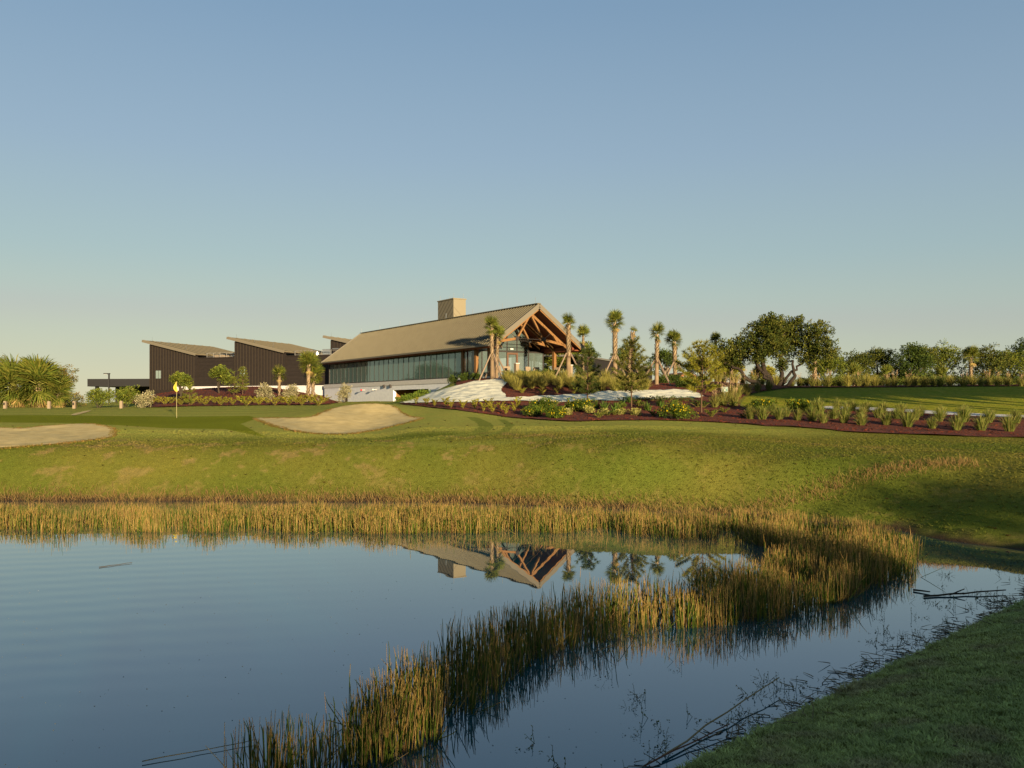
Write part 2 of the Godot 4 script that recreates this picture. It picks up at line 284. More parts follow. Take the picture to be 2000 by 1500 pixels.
func relief(freq: float, strength: float, size := 512, octaves := 4) -> NoiseTexture2D:
	var f := FastNoiseLite.new()
	f.noise_type = FastNoiseLite.TYPE_SIMPLEX_SMOOTH
	f.frequency = freq
	f.fractal_octaves = octaves
	f.seed = 77
	var t := NoiseTexture2D.new()
	t.width = size
	t.height = size
	t.seamless = true
	t.as_normal_map = true
	t.bump_strength = strength
	t.noise = f
	return t


func grained(tex: Texture2D, per_metre: float, rough: float, bump: Texture2D = null, bump_scale := 1.0, spec := 0.3) -> StandardMaterial3D:
	var m := paint(Color(1, 1, 1), rough, 0.0, spec)
	m.albedo_texture = tex
	m.uv1_triplanar = true
	m.uv1_world_triplanar = true
	m.uv1_scale = Vector3.ONE * per_metre
	if bump:
		m.normal_enabled = true
		m.normal_texture = bump
		m.normal_scale = bump_scale
	return m


func leafy(through := 0.5, rough := 0.65, spec := 0.22) -> StandardMaterial3D:
	var m := paint(Color(1, 1, 1), rough, 0.0, spec)
	m.vertex_color_use_as_albedo = true
	m.backlight_enabled = true
	m.backlight = Color(through, through, through * 0.6)
	return m


func materials() -> void:
	M.leaf = leafy()
	M.blade = leafy(0.35, 0.55)
	M.bark = leafy(0.0, 0.9, 0.2)
	M.bark.backlight_enabled = false
	M.leaf.albedo_color = Color(0.98, 0.95, 0.85).linear_to_srgb()
	M.blade.albedo_color = Color(0.92, 0.9, 0.8).linear_to_srgb()
	M.bark.albedo_color = Color(0.55, 0.55, 0.55).linear_to_srgb()
	M.rush = M.blade.duplicate()
	M.rush.albedo_color = Color(0.56, 0.56, 0.5).linear_to_srgb()
	M.near_blade = M.blade.duplicate()
	M.near_blade.albedo_color = Color(0.95, 0.95, 0.95).linear_to_srgb()
	M.chip = M.bark.duplicate()
	M.mulch = grained(noise_map(0.045, Color(0.022, 0.0055, 0.003), Color(0.16, 0.04, 0.017), 512, 5), 0.45, 0.95, relief(0.06, 9.0), 1.0)
	M.bunker = grained(noise_map(0.012, Color(0.385, 0.295, 0.128), Color(0.465, 0.362, 0.168), 512, 4), 0.22, 0.95, relief(0.08, 2.5), 0.7, 0.1)
	M.white_sand = grained(noise_map(0.012, Color(0.52, 0.49, 0.36), Color(0.63, 0.6, 0.455), 512, 4), 0.22, 0.95, relief(0.05, 3.0), 0.8, 0.1)
	M.concrete = grained(noise_map(0.02, Color(0.34, 0.32, 0.29), Color(0.48, 0.46, 0.42)), 0.6, 0.9)
	M.stucco = grained(noise_map(0.01, Color(0.5, 0.5, 0.5), Color(0.6, 0.6, 0.59)), 0.35, 0.85, relief(0.05, 2.0), 0.5)
	M.roof = grained(noise_map(0.008, Color(0.108, 0.093, 0.057), Color(0.127, 0.11, 0.069)), 0.25, 0.5)
	M.roof.metallic = 0.25
	M.wing_roof = paint(Color(0.15, 0.125, 0.078), 0.95, 0.0, 0.05)
	M.rail = paint(Color(0.2, 0.19, 0.17), 0.5)
	M.fascia = paint(Color(0.115, 0.098, 0.068), 0.55)
	M.siding = grained(noise_map(0.01, Color(0.0155, 0.0118, 0.0095), Color(0.0205, 0.0155, 0.0125)), 0.4, 0.55)
	M.seam = paint(Color(0.036, 0.027, 0.018), 0.5)
	M.wood = grained(noise_map(0.02, Color(0.135, 0.062, 0.019), Color(0.2, 0.105, 0.038)), 0.7, 0.6)
	M.ceiling = grained(noise_map(0.02, Color(0.1, 0.028, 0.012), Color(0.15, 0.045, 0.02)), 0.6, 0.6)
	M.chimney = paint(Color(0.165, 0.138, 0.085), 0.7)
	M.dim_roof = paint(Color(0.1, 0.095, 0.08), 0.7)
	M.frame = paint(Color(0.025, 0.02, 0.017), 0.45)
	M.brown_frame = paint(Color(0.09, 0.045, 0.025), 0.5)
	M.black = paint(Color(0.016, 0.015, 0.015), 0.5)
	M.steel = paint(Color(0.55, 0.55, 0.53), 0.3, 0.9)
	M.white = paint(Color(0.42, 0.41, 0.39), 0.6)
	M.tan = paint(Color(0.2, 0.15, 0.095), 0.8)
	M.weathered = grained(noise_map(0.03, Color(0.13, 0.09, 0.06), Color(0.21, 0.155, 0.11)), 1.0, 0.9)
	M.yellow = paint(Color(0.34, 0.27, 0.012), 0.6)
	M.yellow.backlight_enabled = true
	M.yellow.backlight = Color(0.5, 0.45, 0.05)
	M.pole = paint(Color(0.22, 0.19, 0.07), 0.4)
	M.glass = paint(Color(0.17, 0.27, 0.24), 0.02, 0.45, 0.5)
	M.glass.transparency = BaseMaterial3D.TRANSPARENCY_ALPHA
	M.glass.albedo_color.a = 0.12
	M.clear_glass = paint(Color(0.16, 0.21, 0.19), 0.02, 0.25, 0.5)
	M.clear_glass.transparency = BaseMaterial3D.TRANSPARENCY_ALPHA
	M.clear_glass.albedo_color.a = 0.1
	M.sign = paint(Color(0.02, 0.09, 0.055), 0.5)
	M.tile = paint(Color(0.22, 0.07, 0.03), 0.8)
	M.red = paint(Color(0.4, 0.02, 0.02), 0.5)
	M.water = paint(Color(0.001, 0.042, 0.055), 0.01, 0.0, 0.7)
	M.water.clearcoat_enabled = true
	M.water.clearcoat = 0.5
	M.water.clearcoat_roughness = 0.01
	M.bubble = paint(Color(0.12, 0.13, 0.13), 0.15)
	var g := grained(noise_map(0.07, Color(0.5, 0.5, 0.5), Color(0.92, 0.92, 0.92), 512, 5), 0.5, 0.9, relief(0.09, 8.0), 1.0, 0.05)
	g.detail_enabled = true
	g.detail_blend_mode = BaseMaterial3D.BLEND_MODE_MUL
	g.detail_uv_layer = BaseMaterial3D.DETAIL_UV_2
	M.turf = g


# ---------------------------------------------------------------- the lie of the land
func profile(c: Array, d: float) -> float:
	var xs: Array = c[1]
	var ys: Array = c[2]
	var last := xs.size() - 1
	if d <= xs[0]:
		return ys[0]
	if d >= xs[last]:
		return lerpf(ys[last], 3.0, smoothstep(140.0, 400.0, d))
	var k := 0
	while xs[k + 1] < d:
		k += 1
	var h: float = xs[k + 1] - xs[k]
	var s: float = (d - xs[k]) / h
	var s2 := s * s
	var s3 := s2 * s
	return (2 * s3 - 3 * s2 + 1) * ys[k] + (s3 - 2 * s2 + s) * h * c[3][k] + (3 * s2 - 2 * s3) * ys[k + 1] + (s3 - s2) * h * c[3][k + 1]


# how deep a bunker is dug at a place
func hollow(x: float, z: float) -> float:
	if z > -32.0 or z < -53.0 or x > -3.5:
		return 0.0
	var p := Vector2(x, z)
	for poly in [bunker_near, bunker_mound]:
		if Geometry2D.is_point_in_polygon(p, poly):
			return 0.07 * smoothstep(0.0, 1.1, minf(near_line(p, poly, 1.2), p.distance_to(Geometry2D.get_closest_point_to_segment(p, poly[poly.size() - 1], poly[0]))))
	return 0.0


func ground(x: float, z: float) -> float:
	return rise(x, z) - hollow(x, z)


func rise(x: float, z: float) -> float:
	var d := -z
	var to_shore := 0.69 * (x - 1.53) - 0.72 * (d - 7.9)
	var bank := 2.3 * (1.0 - exp(-0.3 * to_shore / 2.3)) if to_shore > 0.0 else maxf(0.45 * to_shore, -0.9)
	if d < 12.0:
		return bank
	var t := clampf(x / d, LAND[0][0], LAND[LAND.size() - 1][0] - 0.00001)
	var k := 0
	while LAND[k + 1][0] <= t:
		k += 1
	var a := maxi(k - 1, 0)
	var b := mini(k + 2, LAND.size() - 1)
	var p0 := profile(LAND[a], d)
	var p1 := profile(LAND[k], d)
	var p2 := profile(LAND[k + 1], d)
	var p3 := profile(LAND[b], d)
	var h: float = LAND[k + 1][0] - LAND[k][0]
	var s: float = (t - LAND[k][0]) / h
	var m1: float = (p2 - p0) / (LAND[k + 1][0] - LAND[a][0])
	var m2: float = (p3 - p1) / (LAND[b][0] - LAND[k][0])
	var s2 := s * s
	var s3 := s2 * s
	return maxf((2 * s3 - 3 * s2 + 1) * p1 + (s3 - 2 * s2 + s) * h * m1 + (3 * s2 - 2 * s3) * p2 + (s3 - s2) * h * m2, bank)


func on(p: Vector2, lift := 0.0) -> Vector3:
	return Vector3(p.x, ground(p.x, p.y) + lift, p.y)


func foot(x: float, z: float) -> Vector3:
	return on(Vector2(x, z), -0.05)


func near_line(p: Vector2, line: PackedVector2Array, reach: float) -> float:
	var best := 1e9
	for k in line.size() - 1:
		var a := line[k]
		var b := line[k + 1]
		if p.x < minf(a.x, b.x) - reach or p.x > maxf(a.x, b.x) + reach or p.y < minf(a.y, b.y) - reach or p.y > maxf(a.y, b.y) + reach:
			continue
		best = minf(best, p.distance_to(Geometry2D.get_closest_point_to_segment(p, a, b)))
	return best


func box_of(poly: PackedVector2Array) -> Rect2:
	var r := Rect2(poly[0], Vector2.ZERO)
	for p in poly:
		r = r.expand(p)
	return r


# Base colour of the turf at a place: mowing bands, thatch, bare mud and a darker band on the green.
func turf(x: float, z: float, green_box: Rect2, lawn_box: Rect2) -> Color:
	var d := -z
	var p := Vector2(x, z)
	var n1 := low_noise.get_noise_2d(x, z)
	var n2 := mid_noise.get_noise_2d(x, z)
	var n3 := fine_noise.get_noise_2d(x, z)
	if d < 20.0 and 0.69 * (x - 1.53) - 0.72 * (d - 7.9) > -0.4:
		var near := Color(0.19, 0.23, 0.06).lerp(Color(0.27, 0.25, 0.065), clampf(0.5 + n1 * 0.9, 0, 1))
		near = near.lerp(Color(0.21, 0.15, 0.07), clampf(n2 * 2.6 - 0.4, 0, 0.6))
		return near * (1.0 + 0.5 * n3)
	var c := Color(0.085, 0.104, 0.015).lerp(Color(0.128, 0.12, 0.022), clampf(0.5 + n1 * 1.1, 0, 1))
	if green_box.has_point(p) and Geometry2D.is_point_in_polygon(p, putting_green):
		return Color(0.133, 0.146, 0.013) * (1.0 + 0.12 * n1 + 0.1 * n3)
	if lawn_box.has_point(p) and Geometry2D.is_point_in_polygon(p, lawn_hill):
		var lawn := Color(0.17, 0.19, 0.018).lerp(Color(0.25, 0.215, 0.028), clampf(0.45 + n2 * 1.0, 0, 1))
		return lawn * (1.0 + 0.5 * n3)
	var fair := smoothstep(34.5, 38.0, d + n1 * 1.2) * (1.0 - smoothstep(10.0, 17.0, x))
	c = c.lerp(Color(0.225, 0.24, 0.05).lerp(Color(0.255, 0.235, 0.052), clampf(0.5 + n2, 0, 1)), fair * 0.85)
	if d < 46.0:
		var a := near_line(p, mow_band_wide, 1.0) + n3 * 0.05
		var b := near_line(p, mow_band_slim, 1.0) + n3 * 0.05
		var e := near_line(p, mow_band_long, 1.0) + n2 * 0.15
		if a < 0.34 or b < 0.2:
			c = Color(0.135, 0.15, 0.028)
		elif e < 0.3:
			c = c.lerp(Color(0.13, 0.145, 0.03), 0.5)
	if d > 52.0 and d < 72.0 and x < -9.0:
		var band := sin((x * 0.35 + d * 1.5) * 1.6)
		c = c.lerp(Color(0.15, 0.17, 0.035), 0.6 if band > 0.35 else 0.0)
	# thatch and scuffed brown patches along the crest of the bank
	var crest := smoothstep(30.0, 32.6, d + maxf(x - 6.0, 0.0) * 0.42) * (1.0 - smoothstep(34.6, 36.5, d + maxf(x - 6.0, 0.0) * 0.42))
	c = c.lerp(Color(0.2, 0.135, 0.06), crest * (1.0 if x < 5.0 else clampf(n1 * 2.0 + 0.1, 0.0, 0.5)) * clampf(n2 * 2.4 + n1 * 0.8 + n3 * 0.8 - 0.55, 0.0, 0.5))
	var y := ground(x, z)
	if d > 15.0 and d < 34.0:
		c = c.lerp(Color(0.19, 0.14, 0.045), clampf(n2 * 0.9 + n3 * 0.6 - 0.2, 0.0, 0.4))
		c = c.lerp(Color(0.06, 0.04, 0.022), clampf(1.0 - (y - 0.03 + n2 * 0.16) / 0.16, 0.0, 1.0))
	return c * (1.0 + 0.2 * n3)


const MAP_X0 := -46.0
const MAP_X1 := 50.0
const MAP_D0 := 3.0
const MAP_D1 := 83.0


func make_turf_map() -> void:
	var w := 1280
	var h := 900
	var data := PackedByteArray()
	data.resize(w * h * 3)
	var gb := box_of(putting_green)
	var lb := box_of(lawn_hill)
	var k := 0
	for j in h:
		var z := -lerpf(MAP_D0, MAP_D1, (j + 0.5) / h)
		for i in w:
			var x := lerpf(MAP_X0, MAP_X1, (i + 0.5) / w)
			var c := Color(0.1, 0.1, 0.03)
			if -z < 20.0 or absf(x) < -z * 0.66 + 4.0:
				c = turf(x, z, gb, lb)
			# the fine grain laid over this map averages 0.71
			c = Color(minf(c.r * 1.4, 1.0), minf(c.g * 1.4, 1.0), minf(c.b * 1.4, 1.0)).linear_to_srgb()
			data[k] = int(c.r * 255.0)
			data[k + 1] = int(c.g * 255.0)
			data[k + 2] = int(c.b * 255.0)
			k += 3
	turf_map = Image.create_from_data(w, h, false, Image.FORMAT_RGB8, data)
	M.turf.detail_albedo = ImageTexture.create_from_image(turf_map)


func turf_at(x: float, z: float) -> Color:
	var i := clampi(int((x - MAP_X0) / (MAP_X1 - MAP_X0) * turf_map.get_width()), 0, turf_map.get_width() - 1)
	var j := clampi(int((-z - MAP_D0) / (MAP_D1 - MAP_D0) * turf_map.get_height()), 0, turf_map.get_height() - 1)
	return turf_map.get_pixel(i, j).srgb_to_linear()


func steps(stops: Array) -> PackedFloat32Array:
	# stops: [from, step, to, step, to ...]
	var out := PackedFloat32Array([stops[0]])
	for k in range(1, stops.size(), 2):
		var at: float = out[out.size() - 1]
		var n := maxi(1, roundi((stops[k + 1] - at) / stops[k]))
		for j in n:
			out.append(lerpf(at, stops[k + 1], float(j + 1) / n))
	return out


func sheet(xs: PackedFloat32Array, ds: PackedFloat32Array, is_water: bool, with_uv2: bool) -> ArrayMesh:
	var v := PackedVector3Array()
	var n := PackedVector3Array()
	var t := PackedVector2Array()
	var idx := PackedInt32Array()
	for d in ds:
		for x in xs:
			v.append(Vector3(x, 0.0 if is_water else ground(x, -d), -d))
			if with_uv2:
				t.append(Vector2(clampf((x - MAP_X0) / (MAP_X1 - MAP_X0), 0.001, 0.999), clampf((d - MAP_D0) / (MAP_D1 - MAP_D0), 0.001, 0.999)))
	var w := xs.size()
	for j in ds.size():
		for i in w:
			if is_water:
				n.append(wave(xs[i], -ds[j]))
			else:
				var dx := v[j * w + mini(i + 1, w - 1)] - v[j * w + maxi(i - 1, 0)]
				var dz := v[mini(j + 1, ds.size() - 1) * w + i] - v[maxi(j - 1, 0) * w + i]
				n.append(dx.cross(dz).normalized() if dx.cross(dz).y > 0 else -dx.cross(dz).normalized())
	for j in ds.size() - 1:
		for i in w - 1:
			var a := j * w + i
			# rows run away from the eye: clockwise seen from above
			for q in [a, a + w, a + w + 1, a, a + w + 1, a + 1]:
				idx.append(q)
	var arr := []
	arr.resize(Mesh.ARRAY_MAX)
	arr[Mesh.ARRAY_VERTEX] = v
	arr[Mesh.ARRAY_NORMAL] = n
	if with_uv2:
		arr[Mesh.ARRAY_TEX_UV2] = t
	arr[Mesh.ARRAY_INDEX] = idx
	var m := ArrayMesh.new()
	m.add_surface_from_arrays(Mesh.PRIMITIVE_TRIANGLES, arr)
	return m


# A layer that lies on the ground inside an outline, rounded off smoothly.
func laid(poly: PackedVector2Array, cell: float, lift: float, rough := 0.0, seed_ := 1) -> ArrayMesh:
	var edge := PackedVector2Array()
	for k in poly.size():
		var p0 := poly[(k - 1 + poly.size()) % poly.size()]
		var p1 := poly[k]
		var p2 := poly[(k + 1) % poly.size()]
		var p3 := poly[(k + 2) % poly.size()]
		var parts := clampi(int(p1.distance_to(p2) / (cell * 0.8)), 1, 60)
		for s in parts:
			var q := p1.cubic_interpolate(p2, p0, p3, float(s) / parts) if p1.distance_to(p2) < 12.0 else p1.lerp(p2, float(s) / parts)
			edge.append(q + Vector2(fine_noise.get_noise_2d(q.x * 3.0, q.y * 3.0), fine_noise.get_noise_2d(q.y * 3.0, q.x * 3.0)) * 0.12)
	var pts := edge.duplicate()
	var r := box_of(edge)
	var y := r.position.y
	while y < r.end.y:
		var x := r.position.x
		while x < r.end.x:
			var p := Vector2(x + cell * 0.3 * sin(y * 7.0), y)
			if Geometry2D.is_point_in_polygon(p, edge):
				var away := true
				for e in edge:
					if absf(e.x - p.x) < cell * 0.5 and absf(e.y - p.y) < cell * 0.5:
						away = false
						break
				if away:
					pts.append(p)
			x += cell
		y += cell
	var g := Geo.new()
	var nn := FastNoiseLite.new()
	nn.seed = seed_
	nn.frequency = 0.8
	for p in pts:
		var e := 0.15
		var at := ground(p.x, p.y) + rough * nn.get_noise_2d(p.x, p.y)
		var sx := ground(p.x + e, p.y) + rough * nn.get_noise_2d(p.x + e, p.y)
		var sz := ground(p.x, p.y + e) + rough * nn.get_noise_2d(p.x, p.y + e)
		g.corner(Vector3(p.x, at + lift + (rough * 0.5), p.y), Vector3((at - sx) / e, 1.0, (at - sz) / e).normalized())
	var t := Geometry2D.triangulate_delaunay(pts)
	for k in range(0, t.size(), 3):
		if Geometry2D.is_point_in_polygon((pts[t[k]] + pts[t[k + 1]] + pts[t[k + 2]]) / 3.0, edge):
			g.face(t[k], t[k + 1], t[k + 2])
	return g.mesh()


func wave(x: float, z: float) -> Vector3:
	var d := -z
	var amp := 0.00015 + 0.006 * (1.0 - smoothstep(-7.5, -2.0, x)) * smoothstep(8.0, 11.0, d) * (1.0 - smoothstep(17.0, 24.0, d))
	amp += 0.0003 * (1.0 - smoothstep(-2.0, 3.0, x))
	var warp := low_noise.get_noise_2d(x * 0.8, z * 0.8) * 3.0
	var s := amp * cos((d - 0.22 * x) * TAU / 0.72 + warp) + 0.35 * amp * cos((d + 0.35 * x) * TAU / 0.47 + warp * 1.7)
	var q := 0.00015 * mid_noise.get_noise_2d(x * 1.4, z * 1.4)
	return Vector3(s * 0.22 + q, 1.0, s + q).normalized()


func land() -> void:
	make_turf_map()
	var xs := steps([-1600.0, 300.0, -400.0, 60.0, -100.0, 6.0, -52.0, 0.5, -20.0, 0.34, 20.0, 0.5, 52.0, 6.0, 100.0, 60.0, 400.0, 300.0, 1600.0])
	var ds := steps([-500.0, 80.0, -100.0, 10.0, -20.0, 1.5, 1.0, 0.3, 18.0, 0.24, 40.0, 0.32, 72.0, 0.7, 112.0, 8.0, 200.0, 60.0, 500.0, 250.0, 2000.0])
	structure("ground", sheet(xs, ds, false, true), M.turf, "rolling turf of the bank, the fairway and the far lawn")
	var wx := steps([-70.0, 2.0, -24.0, 0.16, 12.0, 1.0, 34.0])
	var wd := steps([-25.0, 3.0, 4.0, 0.1, 18.0, 0.16, 33.0])
	structure("water", sheet(wx, wd, true, false), M.water, "still pond water mirroring the sky and the clubhouse")
	structure("bunker_sand", laid(bunker_near, 0.4, 0.035, 0.02), M.bunker, "tan sand bunker in front of the putting green")
	structure("bunker_sand", laid(bunker_mound, 0.4, 0.035, 0.02), M.bunker, "tan sand bunker flashed up the face of the grass mound")
	structure("bunker_sand", laid(bunker_far, 0.5, 0.035), M.bunker, "thin sliver of a far bunker beyond the green")
	structure("mulch_ground", laid(mulch_slope, 0.6, 0.03, 0.05), M.mulch, "red bark mulch over the planted slope below the clubhouse")
	structure("mulch_ground", laid(mulch_bank, 0.9, 0.03, 0.05), M.mulch, "red bark mulch bank below the dark wings")
	structure("white_sand_ground", laid(white_sand, 0.35, 0.075, 0.07), M.white_sand, "white sand dune with footprints below the terrace")
	structure("lawn_path", laid(path_edge, 0.5, 0.05), M.concrete, "pale concrete path along the foot of the lawn")


# ---------------------------------------------------------------- plants
func around(r: float) -> Vector3:
	var a := rng.randf() * TAU
	var y := rng.randf_range(-1.0, 1.0)
	return Vector3(cos(a) * sqrt(1 - y * y), y, sin(a) * sqrt(1 - y * y)) * r


func shade_of(cols: Array) -> Color:
	var a: Color = cols[rng.randi() % cols.size()]
	var b: Color = cols[rng.randi() % cols.size()]
	var c := a.lerp(b, rng.randf())
	var k := rng.randf_range(0.75, 1.25)
	return Color(c.r * k, c.g * k, c.b * k)


func one_leaf(g: Geo, at: Vector3, way: Vector3, up: Vector3, long: float, wide: float) -> void:
	var side := way.cross(up)
	if side.length() < 0.05:
		side = way.cross(Vector3(0.3, 0.1, 0.9))
	side = side.normalized() * wide * 0.5
	var fold := up.normalized() * wide * 0.18
	var tip := at + way * long
	var mid := at + way * long * 0.45
	g.tri(at, mid + side + fold, tip)
	g.tri(at, tip, mid - side + fold)


# Leaves in sprigs through the volume of several lobes.
func foliage(g: Geo, lobes: Array, sprigs: int, per: int, long: float, cols: Array, fill := 0.42, upward := 0.35) -> void:
	var total := 0.0
	for l in lobes:
		total += pow(l[1].x * l[1].y * l[1].z, 0.67)
	for l in lobes:
		var r: Vector3 = l[1]
		var n := maxi(3, int(sprigs * pow(r.x * r.y * r.z, 0.67) / total))
		for k in n:
			var dir := around(1.0)
			var p: Vector3 = l[0] + dir * r * pow(rng.randf(), fill) * rng.randf_range(0.85, 1.12)
			var c := shade_of(cols)
			for j in per:
				var way := (dir * 0.8 + around(0.9) + Vector3.UP * upward).normalized()
				var t := rng.randf_range(0.85, 1.15)
				g.col = Color(c.r * t, c.g * t, c.b * t)
				one_leaf(g, p + around(long * 0.9), way, (Vector3.UP + around(0.7)).normalized(), long * rng.randf_range(0.7, 1.25), long * rng.randf_range(0.45, 0.7))


func bough(g: Geo, a: Vector3, b: Vector3, ra: float, rb: float, sag: float, c: Color, wob := 0.06) -> void:
	var p := PackedVector3Array()
	var r := PackedFloat32Array()
	var len := a.distance_to(b)
	for k in 7:
		var t := k / 6.0
		var q := a.lerp(b, t) + Vector3.UP * sag * sin(t * PI)
		if k > 0 and k < 6:
			q += around(len * wob)
		p.append(q)
		r.append(lerpf(ra, rb, t))
	g.col = c
	g.tube(p, r, 7)


const OAK := [Color(0.045, 0.062, 0.012), Color(0.075, 0.085, 0.016), Color(0.1, 0.1, 0.02), Color(0.03, 0.045, 0.012)]
const LIGHT_GREEN := [Color(0.09, 0.115, 0.018), Color(0.13, 0.14, 0.022), Color(0.06, 0.085, 0.015)]
const YELLOW_GREEN := [Color(0.17, 0.16, 0.018), Color(0.13, 0.14, 0.018), Color(0.2, 0.175, 0.028)]
const DARK_GREEN := [Color(0.028, 0.048, 0.012), Color(0.045, 0.07, 0.014), Color(0.06, 0.08, 0.015)]
const SILVER := [Color(0.24, 0.22, 0.13), Color(0.3, 0.27, 0.17), Color(0.17, 0.165, 0.09)]
const BARK := Color(0.085, 0.065, 0.045)


func broad_tree(called: String, label: String, at: Vector3, height: float, wide: float, cols: Array, sprigs: int, long: float, group: String, seed_: int, trunk_share := 0.3, round := 1.0) -> Node3D:
	rng.seed = seed_
	var o := thing(called, label, "tree", at, 0.0, group)
	var wood := Geo.new()
	var fork := Vector3(rng.randf_range(-0.1, 0.1) * height, height * trunk_share, 0)
	bough(wood, Vector3(0, -0.3, 0), fork, height * 0.035, height * 0.026, 0.0, BARK, 0.03)
	var lobes := []
	var n := 9
	for k in n:
		var a := TAU * k / n + rng.randf_range(-0.3, 0.3)
		var out := rng.randf_range(0.25, 0.85)
		var y := lerpf(trunk_share + 0.1, 0.88, 1.0 - out * rng.randf_range(0.3, 1.0))
		var p := Vector3(cos(a) * out * wide * 0.36, height * y, sin(a) * out * wide * 0.36)
		var r := wide * rng.randf_range(0.15, 0.24) * round
		lobes.append([p, Vector3(r, minf(r * 0.72, height * (1.0 - trunk_share) * 0.3), r)])
		bough(wood, fork, p, height * 0.018, height * 0.005, height * 0.03, BARK)
	lobes.append([Vector3(0, height * 0.78, 0), Vector3(wide * 0.24, height * 0.17, wide * 0.24)])
	if trunk_share < 0.11:
		for k in 7:
			var a := TAU * k / 7.0
			lobes.append([Vector3(cos(a) * wide * 0.34, height * rng.randf_range(0.12, 0.3), sin(a) * wide * 0.34), Vector3(wide * 0.2, height * 0.15, wide * 0.2)])
	geo("trunk", wood, M.bark, o)
	var g := Geo.new()
	foliage(g, lobes, sprigs, 9, long, cols)
	geo("crown", g, M.leaf, o)
	return o


func spread_oak(at: Vector3) -> void:
	rng.seed = 41
	var o := thing("spreading_oak", "large dark spreading oak with crooked low limbs above the lawn", "tree", at)
	var w := Geo.new()
	var limbs := [[Vector3(-0.6, 0, 0), Vector3(-2.6, 1.0, 0.2), Vector3(-4.0, 2.0, 0), 0.17], [Vector3(-0.3, 0, 0.2), Vector3(-1.2, 1.3, 0.3), Vector3(-2.3, 3.0, 0.5), 0.15], [Vector3(0, 0, 0), Vector3(-0.9, 1.8, -0.3), Vector3(-1.6, 4.2, -0.6), 0.2], [Vector3(0.25, 0, 0), Vector3(0.6, 1.7, -0.4), Vector3(0.8, 4.6, -0.4), 0.17], [Vector3(0.5, 0, 0.2), Vector3(1.4, 0.9, 0.3), Vector3(1.2, 2.2, 0.3), 0.15], [Vector3(0.6, 0.6, 0.1), Vector3(1.9, 1.9, 0.2), Vector3(3.3, 2.7, 0.3), 0.1]]
	var ends := []
	for l in limbs:
		bough(w, l[0] - Vector3.UP * 0.3, l[1], l[3] * 1.15, l[3] * 0.85, 0.1, Color(0.05, 0.038, 0.028), 0.07)
		bough(w, l[1], l[2], l[3] * 0.85, l[3] * 0.5, 0.15, Color(0.05, 0.038, 0.028), 0.08)
		ends.append(l[2])
	var lobes := []
	var raw := [[-3.8, 2.9, 1.15, 0.95], [-3.0, 2.3, 0.9, 0.7], [-2.5, 3.3, 1.0, 0.9], [-1.5, 4.2, 1.15, 1.0], [-0.5, 4.9, 1.2, 0.95], [0.4, 4.8, 1.15, 0.95], [1.3, 4.5, 1.1, 0.9], [2.2, 4.0, 0.95, 0.85], [3.0, 4.3, 0.95, 0.95], [0.9, 3.3, 1.2, 0.8], [-0.6, 3.3, 1.25, 0.8], [-1.7, 2.6, 0.7, 0.6], [2.3, 2.6, 0.8, 0.7], [0.2, 5.5, 0.75, 0.55], [1.6, 5.3, 0.6, 0.5], [3.4, 3.0, 0.8, 0.75], [4.3, 2.75, 0.45, 0.28], [-4.1, 2.1, 0.5, 0.5], [0.5, 1.9, 0.55, 0.5], [2.6, 1.7, 0.35, 0.4]]
	for q in raw:
		var p := Vector3(q[0], q[1], rng.randf_range(-1.6, 1.6))
		lobes.append([p, Vector3(q[2], q[3], q[2]) * 1.2])
		var from: Vector3 = ends[rng.randi() % ends.size()]
		for e in ends:
			if e.distance_to(p) < from.distance_to(p):
				from = e
		bough(w, from, p, 0.07, 0.02, 0.1, Color(0.05, 0.038, 0.028))
	geo("trunk", w, M.bark, o)
	var g := Geo.new()
	foliage(g, lobes, 3500, 10, 0.17, OAK, 0.55)
	o.scale = Vector3(1.12, 1.05, 1.12)
	geo("crown", g, M.leaf, o)


func fan_frond(seed_: int, stalk: float, long: float, open: float, cols: Array) -> ArrayMesh:
	rng.seed = seed_
	var g := Geo.new()
	var p := PackedVector3Array()
	for k in 4:
		var t := k / 3.0
		p.append(Vector3(0, -0.12 * stalk * t * t, stalk * t))
	g.col = Color(0.2, 0.2, 0.05)
	g.tube(p, PackedFloat32Array([0.03, 0.022, 0.018, 0.012]), 4)
	var hub := p[3]
	var n := 26
	for k in n:
		var a := lerpf(-open, open, k / float(n - 1))
		var c := shade_of(cols)
		var len := long * (1.0 - 0.28 * absf(a) / PI) * rng.randf_range(0.85, 1.1)
		var dir := Vector3(sin(a), 0.12 * cos(k * PI), cos(a)).normalized()
		var droop := rng.randf_range(0.1, 0.4)
		var side := Vector3(cos(a), 0, -sin(a)) * 0.026
		var q1 := hub + dir * len * 0.5 + Vector3.DOWN * droop * len * 0.12
		var q2 := hub + dir * len * 0.86 + Vector3.DOWN * droop * len * 0.5
		var q3 := hub + dir * len + Vector3.DOWN * droop * len * 0.95
		g.col = c
		g.quad(hub - side * 0.3, hub + side * 0.3, q1 + side, q1 - side)
		g.quad(q1 - side, q1 + side, q2 + side * 0.6, q2 - side * 0.6)
		g.tri(q2 - side * 0.6, q2 + side * 0.6, q3)
	return g.mesh()


const PALM_GREEN := [Color(0.075, 0.1, 0.016), Color(0.11, 0.125, 0.022), Color(0.05, 0.075, 0.014), Color(0.15, 0.145, 0.03)]
const PALM_DRY := [Color(0.3, 0.2, 0.08), Color(0.22, 0.15, 0.06), Color(0.16, 0.14, 0.04)]
var fronds := []
var dry_fronds := []
var palm_count := 0


